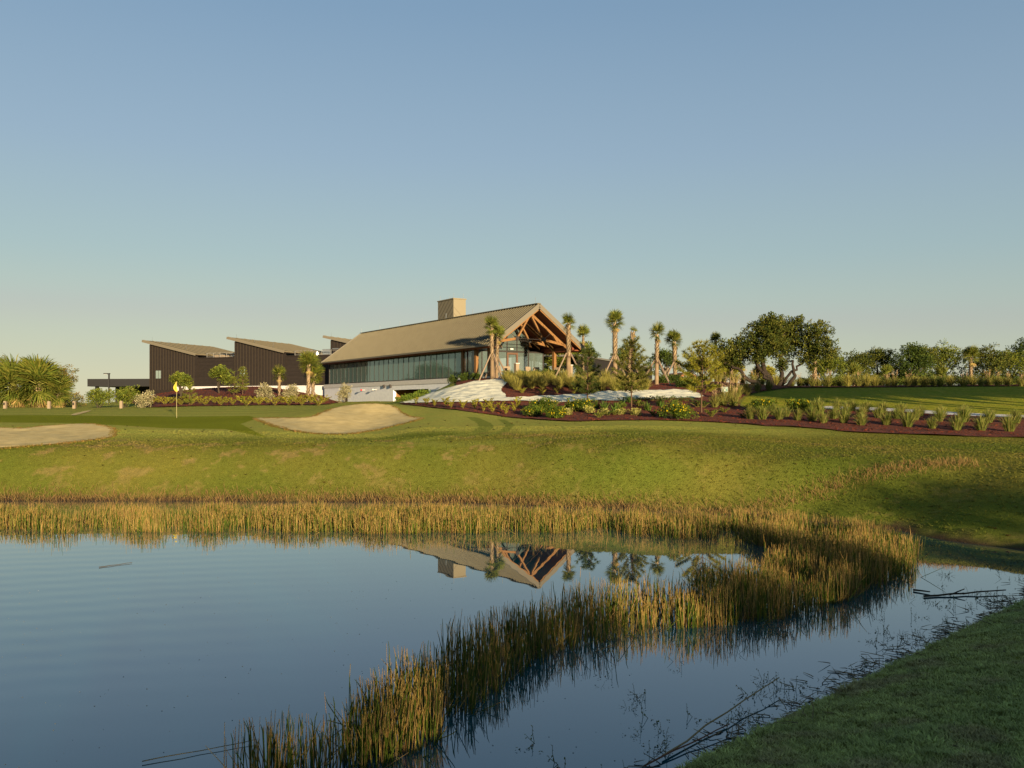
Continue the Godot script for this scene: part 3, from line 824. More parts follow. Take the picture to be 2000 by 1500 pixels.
func palm(label: String, at: Vector3, height: float, thick: float, boot_from: float, n: int, low: float, high: float, size: float, lean := Vector3.ZERO, braces := 0, dry := 0, called := "cabbage_palm") -> Node3D:
	palm_count += 1
	if called == "cabbage_palm":
		thick *= 0.7
		dry += palm_count % 3
		size *= 0.66
		height += 0.5 if at.x > -5.0 and at.x < 12.0 else 0.2
	rng.seed = 900 + palm_count
	var o := thing(called, label, "palm", at, 0.0, "cabbage palms round the clubhouse")
	var w := Geo.new()
	var p := PackedVector3Array()
	var r := PackedFloat32Array()
	var cs := PackedColorArray()
	var ph := rng.randf() * 6.0
	for k in 25:
		var t := k / 24.0
		p.append(Vector3(0, -0.35 + (height + 0.35) * t, 0) + lean * t * t)
		r.append(thick * (lerpf(1.12, 0.9, t) + 0.035 * sin(k * 2.1 + ph)) * (0.82 if t > boot_from else 1.0) * (1.0 - 0.6 * smoothstep(0.9, 1.0, t)))
		var b := rng.randf_range(0.8, 1.15)
		cs.append(Color(0.3 * b, 0.21 * b, 0.125 * b) if t < boot_from else Color(0.085 * b, 0.055 * b, 0.034 * b))  # trunk behind the boots is darkened to stand for the shadow between them
	w.tube(p, r, 12, cs)
	geo("trunk", w, M.bark, o)
	var top := p[24]
	if boot_from < 0.98:
		var g := Geo.new()
		var rows := int((1.0 - boot_from) * height / 0.115)
		for k in rows:
			var t := lerpf(boot_from, 0.985, k / float(rows))
			for j in 5:
				var a := TAU * (j + 0.5 * (k % 2)) / 5.0 + k * 0.13 + rng.randf_range(-0.08, 0.08)
				var q := Vector3(0, -0.35 + (height + 0.35) * t, 0) + lean * t * t
				var out := Vector3(cos(a), 0, sin(a))
				var side := Vector3(-sin(a), 0, cos(a)) * thick * 0.36
				var len := rng.randf_range(0.18, 0.4)
				var root := q + out * thick * 0.78
				var tip := root + out * thick * rng.randf_range(0.35, 0.75) + Vector3.UP * len
				var b := rng.randf_range(0.7, 1.25)
				g.col = Color(0.4 * b, 0.29 * b, 0.17 * b)
				for sg in [-1.0, 1.0]:
					var e1: Vector3 = root + side * sg
					var e2: Vector3 = tip + side * sg * 0.35
					g.quad(root + Vector3.UP * 0.06 + out * 0.03, e1, e2, tip - out * 0.03)
				g.quad(root - side, root + side, tip + side * 0.35, tip - side * 0.35)
		var boots := geo("boots", g, M.bark, o)
		boots.set_meta("kind", "stuff")
	n = int(n * 1.35)
	for k in n:
		var t := (k + rng.randf() * 0.8) / n
		var a := k * 2.399 + rng.randf_range(-0.25, 0.25)
		var tilt := lerpf(high, low, pow(t, 1.7)) + rng.randf_range(-8.0, 8.0)
		var f := put("frond", fronds[rng.randi() % fronds.size()], M.blade, o)
		var b := Basis(Vector3.UP, a) * Basis(Vector3.RIGHT, -deg_to_rad(tilt)) * Basis(Vector3.BACK, rng.randf_range(-0.7, 0.7))
		f.transform = Transform3D(b.scaled(Vector3.ONE * size * rng.randf_range(0.9, 1.2) * lerpf(1.25, 0.95, t)), top + Vector3.DOWN * 0.08 + Vector3.UP * (0.22 * size * (1.0 - t)))
	for k in dry:
		var a := k * 2.2 + rng.randf()
		var f := put("dry_frond", dry_fronds[rng.randi() % dry_fronds.size()], M.blade, o)
		var b := Basis(Vector3.UP, a) * Basis(Vector3.RIGHT, -deg_to_rad(rng.randf_range(-78, -45)))
		f.transform = Transform3D(b.scaled(Vector3.ONE * size * rng.randf_range(0.7, 0.95)), top + Vector3.DOWN * 0.1)
	for k in braces:
		var a := TAU * k / braces + 0.6 + rng.randf_range(-0.2, 0.2)
		var foot := Vector3(cos(a), 0, sin(a)) * rng.randf_range(1.15, 1.4)
		foot.y = ground(at.x + foot.x, at.z + foot.z) - at.y - 0.1
		timber("brace", M.weathered, o, foot, Vector3(cos(a), 0, sin(a)) * thick * 1.05 + Vector3.UP * minf(height * 0.5, 2.0), 0.09, 0.09)
	return o


func pine(label: String, at: Vector3, height: float, wide: float, cols: Array, seed_: int, bare: float) -> void:
	rng.seed = seed_
	var o := thing("young_pine", label, "tree", at, 0.0, "young pines in the mulch")
	var w := Geo.new()
	var g := Geo.new()
	bough(w, Vector3(0, -0.2, 0), Vector3(0.05, height * 0.96, 0), 0.055, 0.012, 0.0, Color(0.14, 0.085, 0.05), 0.006)
	var spots_ := []
	var levels := int((1.0 - bare) * height / 0.27)
	for k in levels:
		var t := lerpf(bare, 0.93, k / float(levels - 1))
		var reach := wide * 0.5 * (1.0 - pow(absf(t - 0.42) / 0.62, 1.6)) + 0.08
		var n := 5
		for j in n:
			if rng.randf() < 0.1:
				continue
			var a := TAU * j / n + k * 0.7 + rng.randf_range(-0.35, 0.35)
			var len := reach * rng.randf_range(0.55, 1.15)
			var from := Vector3(0, height * t, 0)
			var to := from + Vector3(cos(a) * len, len * lerpf(0.1, 1.0, t) + 0.05, sin(a) * len)
			bough(w, from, to, 0.016, 0.006, -0.04, Color(0.13, 0.08, 0.05), 0.02)
			var m := maxi(2, int(len / 0.16))
			for q in m:
				spots_.append([from.lerp(to, lerpf(0.45, 1.0, q / float(m - 1))), (to - from).normalized()])
	spots_.append([Vector3(0.05, height * 0.96, 0), Vector3.UP])
	spots_.append([Vector3(0.05, height * 0.9, 0), Vector3.UP])
	for s in spots_:
		var c := shade_of(cols)
		for k in 34:
			var way: Vector3 = (s[1] * 0.55 + around(0.75) + Vector3.UP * 0.25).normalized()
			var side := way.cross(around(1.0)).normalized() * 0.0085
			var b := rng.randf_range(0.8, 1.2)
			g.col = Color(c.r * b, c.g * b, c.b * b)
			var from: Vector3 = s[0] + around(0.03)
			var mid := from + way * 0.12
			var tip := mid + (way + Vector3.DOWN * 0.3).normalized() * rng.randf_range(0.09, 0.16)
			g.quad(from - side, from + side, mid + side, mid - side)
			g.tri(mid - side, mid + side, tip)
	geo("trunk", w, M.bark, o)
	geo("needles", g, M.blade, o)


func tussock(seed_: int, n: int, height: float, spread: float, wide: float, cols: Array, plumes := 0) -> ArrayMesh:
	rng.seed = seed_
	var g := Geo.new()
	for k in n:
		var a := rng.randf() * TAU
		var fan := pow(rng.randf(), 0.7)
		var lean := fan * spread * rng.randf_range(0.7, 1.25)
		var h := height * rng.randf_range(0.45, 1.1) * (1.0 - 0.25 * fan)
		var out := Vector3(cos(a), 0, sin(a))
		var root := out * fan * 0.13
		var m1 := root + Vector3.UP * h * 0.55 + out * lean * 0.22
		var m2 := root + Vector3.UP * h * 0.9 + out * lean * 0.6
		var tip := root + Vector3.UP * h * rng.randf_range(0.72, 1.05) + out * lean
		var side := out.cross(Vector3.UP).rotated(Vector3.UP, rng.randf_range(-1.2, 1.2)) * wide * 0.5
		g.col = shade_of(cols)
		g.quad(root - side, root + side, m1 + side, m1 - side)
		g.quad(m1 - side, m1 + side, m2 + side * 0.6, m2 - side * 0.6)
		g.tri(m2 - side * 0.6, m2 + side * 0.6, tip)
	for k in plumes:
		var a := rng.randf() * TAU
		var out := Vector3(cos(a), 0, sin(a)) * rng.randf() * spread * 0.6
		var top := Vector3.UP * height * rng.randf_range(1.05, 1.4) + out
		g.col = Color(0.3, 0.2, 0.11)
		g.tube(PackedVector3Array([out * 0.2, out * 0.5 + Vector3.UP * height * 0.6, top]), PackedFloat32Array([0.005, 0.004, 0.003]), 3)
		for j in 9:
			g.col = Color(0.36, 0.25, 0.15) * rng.randf_range(0.8, 1.2)
			one_leaf(g, top.lerp(out * 0.5 + Vector3.UP * height * 0.6, rng.randf() * 0.45), (Vector3.UP + around(0.7)).normalized(), around(1.0), 0.09, 0.018)
	return g.mesh()


func shrub(called: String, label: String, category: String, at: Vector3, r: Vector3, cols: Array, sprigs: int, long: float, group: String, seed_: int, flowers := 0) -> Node3D:
	rng.seed = seed_
	var o := thing(called, label, category, at, 0.0, group)
	var w := Geo.new()
	var lobes := []
	for k in 8:
		var a := TAU * k / 8.0 + rng.randf_range(-0.3, 0.3)
		var out := rng.randf_range(0.2, 0.62)
		var p := Vector3(cos(a) * r.x * out, r.y * rng.randf_range(0.55, 1.35), sin(a) * r.z * out)
		lobes.append([p, r * rng.randf_range(0.38, 0.55)])
		bough(w, Vector3(p.x * 0.12, -0.1, p.z * 0.12), p, 0.022, 0.006, 0.02, BARK, 0.05)
	lobes.append([Vector3(0, r.y * 0.8, 0), r * 0.62])
	geo("stems", w, M.bark, o)
	var g := Geo.new()
	foliage(g, lobes, sprigs, 7, long, cols, 0.4)
	geo("foliage", g, M.leaf, o)
	if flowers:
		var f := Geo.new()
		for k in flowers:
			var l: Array = lobes[rng.randi() % lobes.size()]
			var dir := around(1.0)
			dir.y = absf(dir.y) * 0.9 + 0.1
			var p: Vector3 = l[0] + dir.normalized() * l[1] * rng.randf_range(1.02, 1.2)
			f.col = Color(0.42, 0.3, 0.006) * rng.randf_range(0.8, 1.1)
			var s := rng.randf_range(0.022, 0.042)
			var x := dir.cross(Vector3(0.3, 0.8, 0.5)).normalized()
			var y := dir.cross(x).normalized()
			for j in 5:
				var u := x * cos(TAU * j / 5.0) + y * sin(TAU * j / 5.0)
				var e := x * cos(TAU * (j + 0.8) / 5.0) + y * sin(TAU * (j + 0.8) / 5.0)
				f.tri(p, p + u * s + dir * s * 0.3, p + e * s + dir * s * 0.3)
		var b := geo("blossoms", f, M.leaf, o)
		b.set_meta("kind", "stuff")
	return o


func rosette(seed_: int, n: int, height: float, spread: float, cols: Array, leaflets: int) -> ArrayMesh:
	rng.seed = seed_
	var g := Geo.new()
	for k in n:
		var a := TAU * k / n + rng.randf_range(-0.4, 0.4)
		var out := Vector3(cos(a), 0, sin(a))
		var h := height * rng.randf_range(0.7, 1.1)
		var reach := spread * rng.randf_range(0.5, 1.1)
		g.col = Color(0.12, 0.1, 0.03)
		var c := shade_of(cols)
		var last := Vector3.ZERO
		for j in range(1, leaflets + 1):
			var t := j / float(leaflets)
			var p := out * reach * t + Vector3.UP * h * (1.6 * t - 0.65 * t * t)
			var dir := (p - last).normalized()
			g.col = Color(0.12, 0.1, 0.03)
			g.beam(last, p, 0.012, 0.012)
			var b := rng.randf_range(0.8, 1.2)
			g.col = Color(c.r * b, c.g * b, c.b * b)
			var side := dir.cross(Vector3.UP).normalized()
			for sg in [-1.0, 1.0]:
				one_leaf(g, p, (dir * 0.6 + side * sg * 0.8 + Vector3.UP * 0.25 + around(0.25)).normalized(), (Vector3.UP + around(0.3)).normalized(), height * 0.4 * rng.randf_range(0.7, 1.1), height * 0.17)
			last = p
		one_leaf(g, last, (out + Vector3.UP).normalized(), Vector3.UP, height * 0.35, height * 0.15)
	return g.mesh()


func row(called: String, label: String, category: String, group: String, places: Array, kinds: Array, look: Material, low: float, high: float, seed_: int) -> void:
	for k in places.size():
		rng.seed = seed_ + k
		var at := on(places[k], -0.02)
		var o := put(called, kinds[rng.randi() % kinds.size()], look)
		o.transform = Transform3D(Basis(Vector3.UP, rng.randf() * TAU).scaled(Vector3(1, rng.randf_range(0.9, 1.1), 1) * rng.randf_range(low, high)), at)
		tag(o, label % nth(k), category, group)


func planting() -> void:
	for k in 5:
		fronds.append(fan_frond(300 + k, 0.4, 0.85, 1.15 + 0.1 * k, PALM_GREEN))
	for k in 2:
		dry_fronds.append(fan_frond(340 + k, 0.7, 0.75, 1.2, PALM_DRY))
	# palms, from the left of the picture to the right: position, height, trunk radius, start of the boots, fronds, their lowest and highest tilt, size
	palm("short cabbage palm with drooping crown in front of the dark wing", foot(-21.55, -80.6), 2.1, 0.19, 0.35, 16, -25, 75, 0.92)
	palm("tall full-crowned cabbage palm with criss-cross trunk at the green's edge", foot(-17.75, -75.8), 3.15, 0.22, 0.28, 22, -30, 80, 1.2, Vector3(0.05, 0, 0), 1)
	palm("leaning palm half hidden behind the full-crowned palm at the green", foot(-17.8, -77.6), 2.2, 0.2, 0.2, 18, -35, 60, 1.15, Vector3(0.15, 0, -0.1))
	palm("braced cabbage palm standing before the left gable column", foot(-1.5, -65.9), 3.55, 0.19, 0.42, 17, -35, 82, 0.86, Vector3(-0.05, 0, 0), 3)
	palm("shorter palm just behind the braced palm at the gable column", foot(-1.18, -66.9), 2.85, 0.18, 0.3, 14, -30, 80, 0.8, Vector3(0.1, 0, 0), 2)
	palm("braced cabbage palm in front of the right gable corner", foot(4.36, -67.2), 3.75, 0.23, 0.45, 16, -30, 86, 0.8, Vector3(0, 0, 0), 3)
	palm("slim dark palm behind the right eave of the gable", foot(6.5, -79.5), 3.6, 0.14, 0.4, 12, 10, 86, 0.95)
	palm("tallest cabbage palm with stout booted trunk right of the gable", foot(7.95, -67.2), 4.05, 0.25, 0.4, 20, -40, 84, 0.98, Vector3(0, 0, 0), 3)
	palm("ragged palm with dead hanging fronds and bent trunk", foot(9.35, -69.5), 3.5, 0.24, 0.15, 3, 40, 84, 0.5, Vector3(0.35, 0, 0), 2, 5)
	palm("slender braced palm with a thin upswept crown", foot(10.7, -64.4), 3.3, 0.2, 0.5, 11, -10, 84, 0.86, Vector3(0.05, 0, 0), 2)
	palm("bushy-headed palm with dark lower trunk near the tiled roof", foot(13.2, -70.4), 3.1, 0.23, 0.3, 18, -30, 82, 0.92, Vector3(-0.1, 0, 0), 3)
	palm("slim shaded palm left of the spreading oak", foot(19.3, -82.5), 4.0, 0.16, 0.3, 14, -25, 84, 0.8)
	palm("shaded palm trunk under the oak's left boughs", foot(19.9, -79.0), 2.1, 0.22, 0.3, 16, -55, 84, 0.95)
	palm("palm in the shade under the middle of the oak", foot(22.2, -78.6), 1.9, 0.2, 0.3, 16, -60, 84, 0.95)
	palm("shaggy palm under the oak's right boughs", foot(27.3, -78.5), 2.7, 0.24, 0.25, 18, -70, 84, 1.05)
	palm("dark spiky palm rising above the right-hand tree line", foot(44.8, -85.0), 2.6, 0.24, 0.3, 20, -20, 84, 1.15)
	palm("short upswept palm at the left of the hilltop grasses", foot(31.8, -81.0), 0.9, 0.16, 0.6, 12, 30, 86, 1.05)
	palm("second short upswept palm along the hilltop grasses", foot(35.2, -81.8), 0.9, 0.15, 0.6, 12, 30, 86, 1.0)
	palm("third short upswept palm along the hilltop grasses", foot(40.6, -82.4), 0.8, 0.15, 0.6, 12, 25, 86, 0.95)
	# palmetto thickets at the far left and behind the terrace
	var spots_p := [[-46.6, -76.0, 1.3, "broad palmetto thicket at the far left edge"], [-43.8, -76.5, 1.25, "yellow-brown palmetto thicket, second at the far left"], [-41.2, -75.6, 1.32, "rounded palmetto thicket with brown skirts left of the path posts"], [-40.2, -77.0, 0.85, "smaller palmetto thicket next to the gap in the trees"]]
	for q in spots_p:
		palm(q[3], on(Vector2(q[0], q[1]), -0.1), 1.5 * q[2], 0.24, 0.3, 34, -65, 80, 1.25 * q[2], Vector3.ZERO, 0, 8, "palmetto_thicket")
	palm("bright fan palm growing behind the terrace columns", on(Vector2(4.3, -80.5), 0.0), 0.7, 0.2, 0.5, 22, -20, 80, 1.5, Vector3.ZERO, 0, 0, "fan_palm")
	# pines
	pine("dark young pine in front of the right mound grasses", foot(4.6, -53.2), 3.45, 1.5, [Color(0.035, 0.05, 0.012), Color(0.055, 0.068, 0.014)], 51, 0.22)
	pine("young olive pine between the two lower palms", foot(7.0, -51.0), 3.95, 2.0, [Color(0.065, 0.075, 0.014), Color(0.1, 0.1, 0.02)], 52, 0.24)
	pine("bright yellow-green young pine beside the small sign", foot(10.45, -48.0), 3.85, 2.4, [Color(0.12, 0.125, 0.014), Color(0.16, 0.15, 0.02)], 53, 0.3)
	pine("spindly sapling pine before the second dark wing", foot(-26.0, -84.0), 2.6, 0.9, [Color(0.1, 0.11, 0.02)], 54, 0.2)
	pine("thin sapling pine beside the spindly one at the dark wing", foot(-26.7, -83.5), 1.6, 0.9, [Color(0.1, 0.11, 0.02)], 55, 0.2)
	pine("small sapling pine right of the flag", foot(-26.9, -72.5), 1.5, 0.9, [Color(0.1, 0.11, 0.02)], 56, 0.2)
	# trees
	spread_oak(on(Vector2(22.9, -75.5), -0.1))
	broad_tree("round_tree", "round leafy young tree behind the yellow flag", on(Vector2(-29.2, -76.5), -0.1), 2.9, 2.5, LIGHT_GREEN, 330, 0.16, "", 61, 0.28, 1.1)
	broad_tree("round_tree", "bushy young tree in the middle of the dark walls", on(Vector2(-28.8, -86.0), -0.1), 2.95, 3.0, LIGHT_GREEN, 380, 0.16, "", 62, 0.22, 1.1)
	var behind := [[9.7, -110.0, 5.4, 5.5, DARK_GREEN, "dense dark tree behind the low pavilion"], [14.5, -112.0, 6.0, 5.5, DARK_GREEN, "dark branching tree between the slender palms"], [18.8, -108.0, 5.4, 5.0, DARK_GREEN, "dark tree behind the bushy-headed palm"], [7.6, -98.0, 5.2, 4.6, LIGHT_GREEN, "pale leafy tree behind the right end of the gable"], [20.0, -92.0, 3.4, 4.5, YELLOW_GREEN, "yellow-green bushy tree behind the bright pine"], [23.6, -94.0, 3.2, 4.5, YELLOW_GREEN, "yellow-green bushy tree left of the oak's trunk"], [28.0, -97.0, 2.6, 4.0, YELLOW_GREEN, "low yellow-green tree right of the oak's trunk"]]
	for k in behind.size():
		var q: Array = behind[k]
		broad_tree("leafy_tree", q[5], on(Vector2(q[0], q[1]), -0.2), q[2], q[3], q[4], 420, 0.22, "trees behind the clubhouse", 70 + k, 0.25)
	var line := [[38.5, 4.9, 5.2, LIGHT_GREEN, "pale tree at the left end of the right tree line"], [42.5, 5.6, 6.0, OAK, "second tree from the left in the right tree line"], [46.5, 6.0, 6.0, OAK, "third tree from the left in the right tree line"], [48.8, 6.4, 5.5, DARK_GREEN, "dark tree filling the gap in the right tree line"], [50.5, 6.4, 6.5, OAK, "fourth tree from the left in the right tree line"], [54.5, 6.9, 6.5, LIGHT_GREEN, "tallest leafy tree in the middle of the right tree line"], [58.0, 6.2, 6.0, OAK, "green tree behind the dark spiky palm"], [62.0, 5.4, 6.0, LIGHT_GREEN, "low green tree right of the dark spiky palm"], [66.0, 7.8, 7.0, DARK_GREEN, "dark rounded tree at the right edge of the picture"], [71.5, 8.0, 7.0, DARK_GREEN, "dark tree beyond the right edge of the picture"]]
	for k in line.size():
		var q: Array = line[k]
		broad_tree("leafy_tree", q[4], on(Vector2(q[0], -106.0 - (k % 3) * 2.0), -0.3), q[1], q[2], q[3], 1150, 0.2, "tree line beyond the lawn", 90 + k, 0.1, 1.2)
	for k in 22:
		rng.seed = 760 + k
		var x := 24.0 + k * 1.25 + rng.randf_range(-0.4, 0.4)
		var z := -(79.5 + 2.5 * (k % 2))
		shrub("hilltop_shrub", "dusky shrub behind the hilltop grasses, %s from the left" % nth(k), "shrub", on(Vector2(x, z), -0.05), Vector3(1.1, rng.randf_range(0.4, 0.65), 0.9), [DARK_GREEN, LIGHT_GREEN, OAK][k % 3], 150, 0.13, "shrubs along the hilltop", 770 + k)
	var leftward := [[-46.6, -79.0, 5.0, "rounded olive tree among the far left palmettos"], [-43.2, -78.6, 4.7, "round-headed olive tree above the second palmetto thicket"], [-61.0, -98.0, 6.5, "tall tree behind the palmettos at the far left edge"], [-54.0, -100.0, 5.6, "olive tree rising behind the palmetto thickets"], [-51.5, -99.0, 4.9, "thin olive tree behind the right palmetto thicket"]]
	for k in leftward.size():
		var q: Array = leftward[k]
		broad_tree("leafy_tree", q[3], on(Vector2(q[0], q[1]), -0.2), q[2], 5.6, [Color(0.07, 0.075, 0.016), Color(0.11, 0.1, 0.022), Color(0.15, 0.11, 0.04)], 900, 0.18, "trees at the far left", 110 + k, 0.08, 1.1)
	# shrubs left of the building
	shrub("leafy_shrub", "broad dark green shrub left of the lamp post", "shrub", on(Vector2(-34.2, -72.0), -0.05), Vector3(1.35, 0.95, 1.0), LIGHT_GREEN, 420, 0.14, "", 131)
	shrub("leafy_shrub", "taller green shrub right of the lamp post", "shrub", on(Vector2(-31.8, -71.6), -0.05), Vector3(1.2, 1.15, 1.0), LIGHT_GREEN, 420, 0.14, "", 132)
	var silver := [[-29.0, -68.5, 0.85, 0.8, "silvery sage shrub at the left end of the mulch bank"], [-21.7, -76.5, 0.85, 0.95, "silvery shrub left of the short palm"], [-19.6, -77.3, 0.85, 0.85, "silvery shrub between the short palm and the full palm"], [-15.4, -80.0, 0.95, 1.1, "silvery grey shrub in front of the white plinth wall"]]
	for k in silver.size():
		var q: Array = silver[k]
		shrub("silver_shrub", q[4], "shrub", on(Vector2(q[0], q[1]), -0.05), Vector3(q[2], q[3], q[2]), SILVER, 300, 0.12, "silvery shrubs", 140 + k)
	# flowering shrubs in the front bed
	var names := ["dark flowering shrub, lowest left of the flower cluster", "largest dark shrub with yellow blossoms below the terrace", "bright flowering shrub at the front of the flower cluster", "flowering shrub beside the dark young pine", "round yellow-blossomed shrub at the foot of the bright pine", "flowering shrub at the left corner of the lawn", "shrub with many yellow blossoms before the shaded lawn"]
	var sizes := [0.75, 1.0, 0.78, 0.95, 1.1, 0.8, 0.95]
	for k in flower_spots.size():
		shrub("flowering_shrub", names[k], "shrub", on(flower_spots[k], -0.05), Vector3(sizes[k], sizes[k] * 0.52, sizes[k] * 0.9), [Color(0.05, 0.085, 0.012), Color(0.09, 0.12, 0.015), Color(0.035, 0.06, 0.012)], 420, 0.09, "yellow flowering shrubs", 150 + k, [70, 80, 110, 110, 150, 90, 130][k])
	for k in light_spots.size():
		shrub("pale_shrub", "small pale variegated shrub, %s from the left in the front bed" % nth(k), "shrub", on(light_spots[k], -0.03), Vector3(0.36, 0.24, 0.36), [Color(0.24, 0.23, 0.06), Color(0.16, 0.17, 0.03), Color(0.32, 0.3, 0.12)], 110, 0.08, "pale low shrubs", 160 + k)
	var sprouts := []
	for k in 4:
		sprouts.append(rosette(170 + k, 5, 0.5, 0.22, YELLOW_GREEN, 4))
	row("seedling_bush", "upright yellow-green seedling, %s from the left along the mulch edge", "plant", "seedlings along the mulch edge", seedling_spots, sprouts, M.leaf, 0.85, 1.2, 1700)
	var ferns := []
	for k in 4:
		ferns.append(rosette(180 + k, 9, 0.42, 0.5, YELLOW_GREEN, 5))
	row("leafy_clump", "low yellow-green leafy clump, %s from the left behind the putting green", "plant", "leafy clumps behind the green", fern_spots, ferns, M.leaf, 1.05, 1.5, 1800)
	var straps := []
	for k in 3:
		straps.append(tussock(190 + k, 90, 0.62, 0.32, 0.03, [Color(0.045, 0.085, 0.014), Color(0.075, 0.115, 0.02)]))
	row("strap_plant", "dark green strap-leaved plant, %s from the left below the sand strip", "plant", "strap-leaved plants", strap_spots, straps, M.blade, 0.8, 1.15, 1900)
	var tufts := []
	for k in 4:
		tufts.append(tussock(200 + k, 360, 0.85, 0.5, 0.012, [Color(0.085, 0.115, 0.02), Color(0.13, 0.145, 0.028), Color(0.06, 0.09, 0.018), Color(0.2, 0.17, 0.06)]))
	row("grass_tuft", "green grass tuft, %s from the left in the front row of the mulch bed", "grass tuft", "front row of grass tufts", front_tufts, tufts, M.blade, 0.85, 1.1, 2000)
	row("grass_tuft", "green grass tuft, %s from the left in the middle row of the bed", "grass tuft", "middle row of grass tufts", middle_tufts, tufts, M.blade, 0.85, 1.1, 2100)
	row("grass_tuft", "grass tuft, %s from the left in the row along the path", "grass tuft", "grass tufts along the path", path_tufts, tufts, M.blade, 0.8, 1.05, 2200)
	var plumed := []
	for k in 3:
		plumed.append(tussock(210 + k, 320, 0.9, 0.55, 0.012, [Color(0.13, 0.13, 0.03), Color(0.2, 0.17, 0.05), Color(0.09, 0.11, 0.025)], 9))
	row("plumed_grass", "tall plumed grass clump, %s in the curve up the lawn's left side", "grass tuft", "plumed grasses beside the lawn", tall_tufts, plumed, M.blade, 0.95, 1.25, 2300)
	var muhly := []
	for k in 4:
		muhly.append(tussock(220 + k, 420, 1.05, 0.75, 0.011, [Color(0.2, 0.18, 0.045), Color(0.27, 0.23, 0.065), Color(0.13, 0.135, 0.03)]))
	row("feathery_grass", "feathery olive grass clump on the terrace mound, %s from the left", "grass tuft", "feathery grasses on the mound", mound_tufts, muhly, M.blade, 0.9, 1.2, 2400)
	row("ridge_grass", "grass clump on the hilltop behind the lawn, %s from the left", "grass tuft", "grasses along the hilltop", ridge_tufts, [muhly[0], muhly[1], tufts[0], plumed[0], plumed[1]], M.blade, 1.0, 1.3, 2500)
	for k in hedge_spots.size():
		shrub("hedge_bush", "low green bush below the garage opening, %s from the left" % nth(k), "shrub", on(hedge_spots[k], -0.05), Vector3(0.75, 0.3, 0.6), [Color(0.06, 0.1, 0.014), Color(0.1, 0.13, 0.02)], 150, 0.1, "bushes below the garage opening", 230 + k)
	var edge_bushes := [[-4.6, -68.6], [-3.7, -67.9], [-2.8, -67.3], [-0.2, -66.2], [0.7, -66.4], [1.6, -66.9], [2.5, -67.4], [3.3, -67.8], [5.4, -68.6]]
	for k in edge_bushes.size():
		shrub("terrace_bush", "dark glossy bush at the terrace edge, %s from the left" % nth(k), "shrub", on(Vector2(edge_bushes[k][0], edge_bushes[k][1]), -0.05), Vector3(0.55, 0.36, 0.5), DARK_GREEN, 130, 0.12, "bushes at the terrace edge", 240 + k)
	var hedge := [[11.6, -66.5], [12.6, -66.8], [13.6, -67.0], [14.6, -67.0], [12.2, -62.6], [13.2, -62.8]]
	for k in hedge.size():
		shrub("dark_bush", "dense dark bush below the bushy-headed palm, %s of its row" % nth(k), "shrub", on(Vector2(hedge[k][0], hedge[k][1]), -0.05), Vector3(0.85, 0.42, 0.7), DARK_GREEN, 200, 0.11, "dark bushes on the mound", 255 + k)
	# low dark fillers between the taller plants of the front bed
	var fillers := []
	for k in 4:
		fillers.append(rosette(840 + k, 12, 0.3, 0.3, DARK_GREEN if k % 2 else LIGHT_GREEN, 4))
	row("low_bush", "low green filler bush in the front bed, %s from the left", "plant", "low bushes in the front bed", filler_spots, fillers, M.leaf, 0.8, 1.5, 2800)
	var creepers := []
	for k in 3:
		creepers.append(rosette(270 + k, 10, 0.28, 0.4, [Color(0.1, 0.13, 0.06), Color(0.07, 0.11, 0.04)], 3))
	var creep_spots := []
	for k in 13:
		creep_spots.append(Vector2(6.9 + k * 0.36, -54.3 + 0.02 * k))
	row("groundcover_plant", "grey-green groundcover plant, %s from the left under the white sand", "plant", "groundcover below the white sand", creep_spots, creepers, M.leaf, 0.9, 1.3, 2600)
	var low := []
	for k in 3:
		low.append(rosette(280 + k, 6, 0.4, 0.3, YELLOW_GREEN, 4))
	row("mound_seedling", "yellow-green seedling on the bare mulch of the mound, %s from the left", "plant", "seedlings on the mound mulch", [Vector2(0.7, -59.0), Vector2(2.0, -58.6), Vector2(3.1, -59.4), Vector2(4.2, -59.0), Vector2(5.2, -59.6)], low, M.leaf, 0.9, 1.3, 2700)


func near_trees() -> void:
	# The trees across the pond whose shade lies on the near bank, and those mirrored in the windows.
	var seed_ := 400
	var k := 0
	for q in [-8.0, -3.5, 0.5, 4.5, 8.5, 12.5, 16.5, 20.5, 25.0, 30.0, 36.0]:
		var x: float = 0.92 * q + 15.6
		var z: float = -(0.39 * q - 36.8)
		var top: float = 8.5 + 0.03 * clampf(q, 0, 16) + (0.16 * clampf(q - 16.0, 0, 6))
		broad_tree("shade_tree", "shade tree standing behind the viewpoint, %s along the near bank" % nth(k), on(Vector2(x, z), -0.2), top - ground(x, z), 5.6, DARK_GREEN, 260, 0.3, "trees behind the viewpoint", seed_ + k, 0.12, 1.25)
		k += 1
	k = 0
	for q in [40.0, 43.2, 46.4, 49.6, 52.8, 56.0, 59.5, 63.0, 67.0]:
		var at := Vector2(0.92 * q + 1.6, -(0.39 * q - 3.7))
		broad_tree("shade_tree", "tall tree beyond the right edge of the picture, %s of those shading the lawn" % nth(k), on(at, -0.2), 12.4, 7.4, DARK_GREEN, 480, 0.32, "trees right of the lawn", seed_ + 20 + k, 0.58, 1.2)
		k += 1
	k = 0
	for p in [Vector2(-72, -96), Vector2(-80, -104), Vector2(-88, -110), Vector2(-78, -116), Vector2(-96, -122), Vector2(-104, -128)]:
		broad_tree("leafy_tree", "tree beyond the far left edge of the picture, %s outward" % nth(k), on(p, -0.2), 8.0 + (k % 3), 8.0, DARK_GREEN, 240, 0.35, "trees mirrored in the long windows", seed_ + 40 + k, 0.2, 1.2)
		k += 1


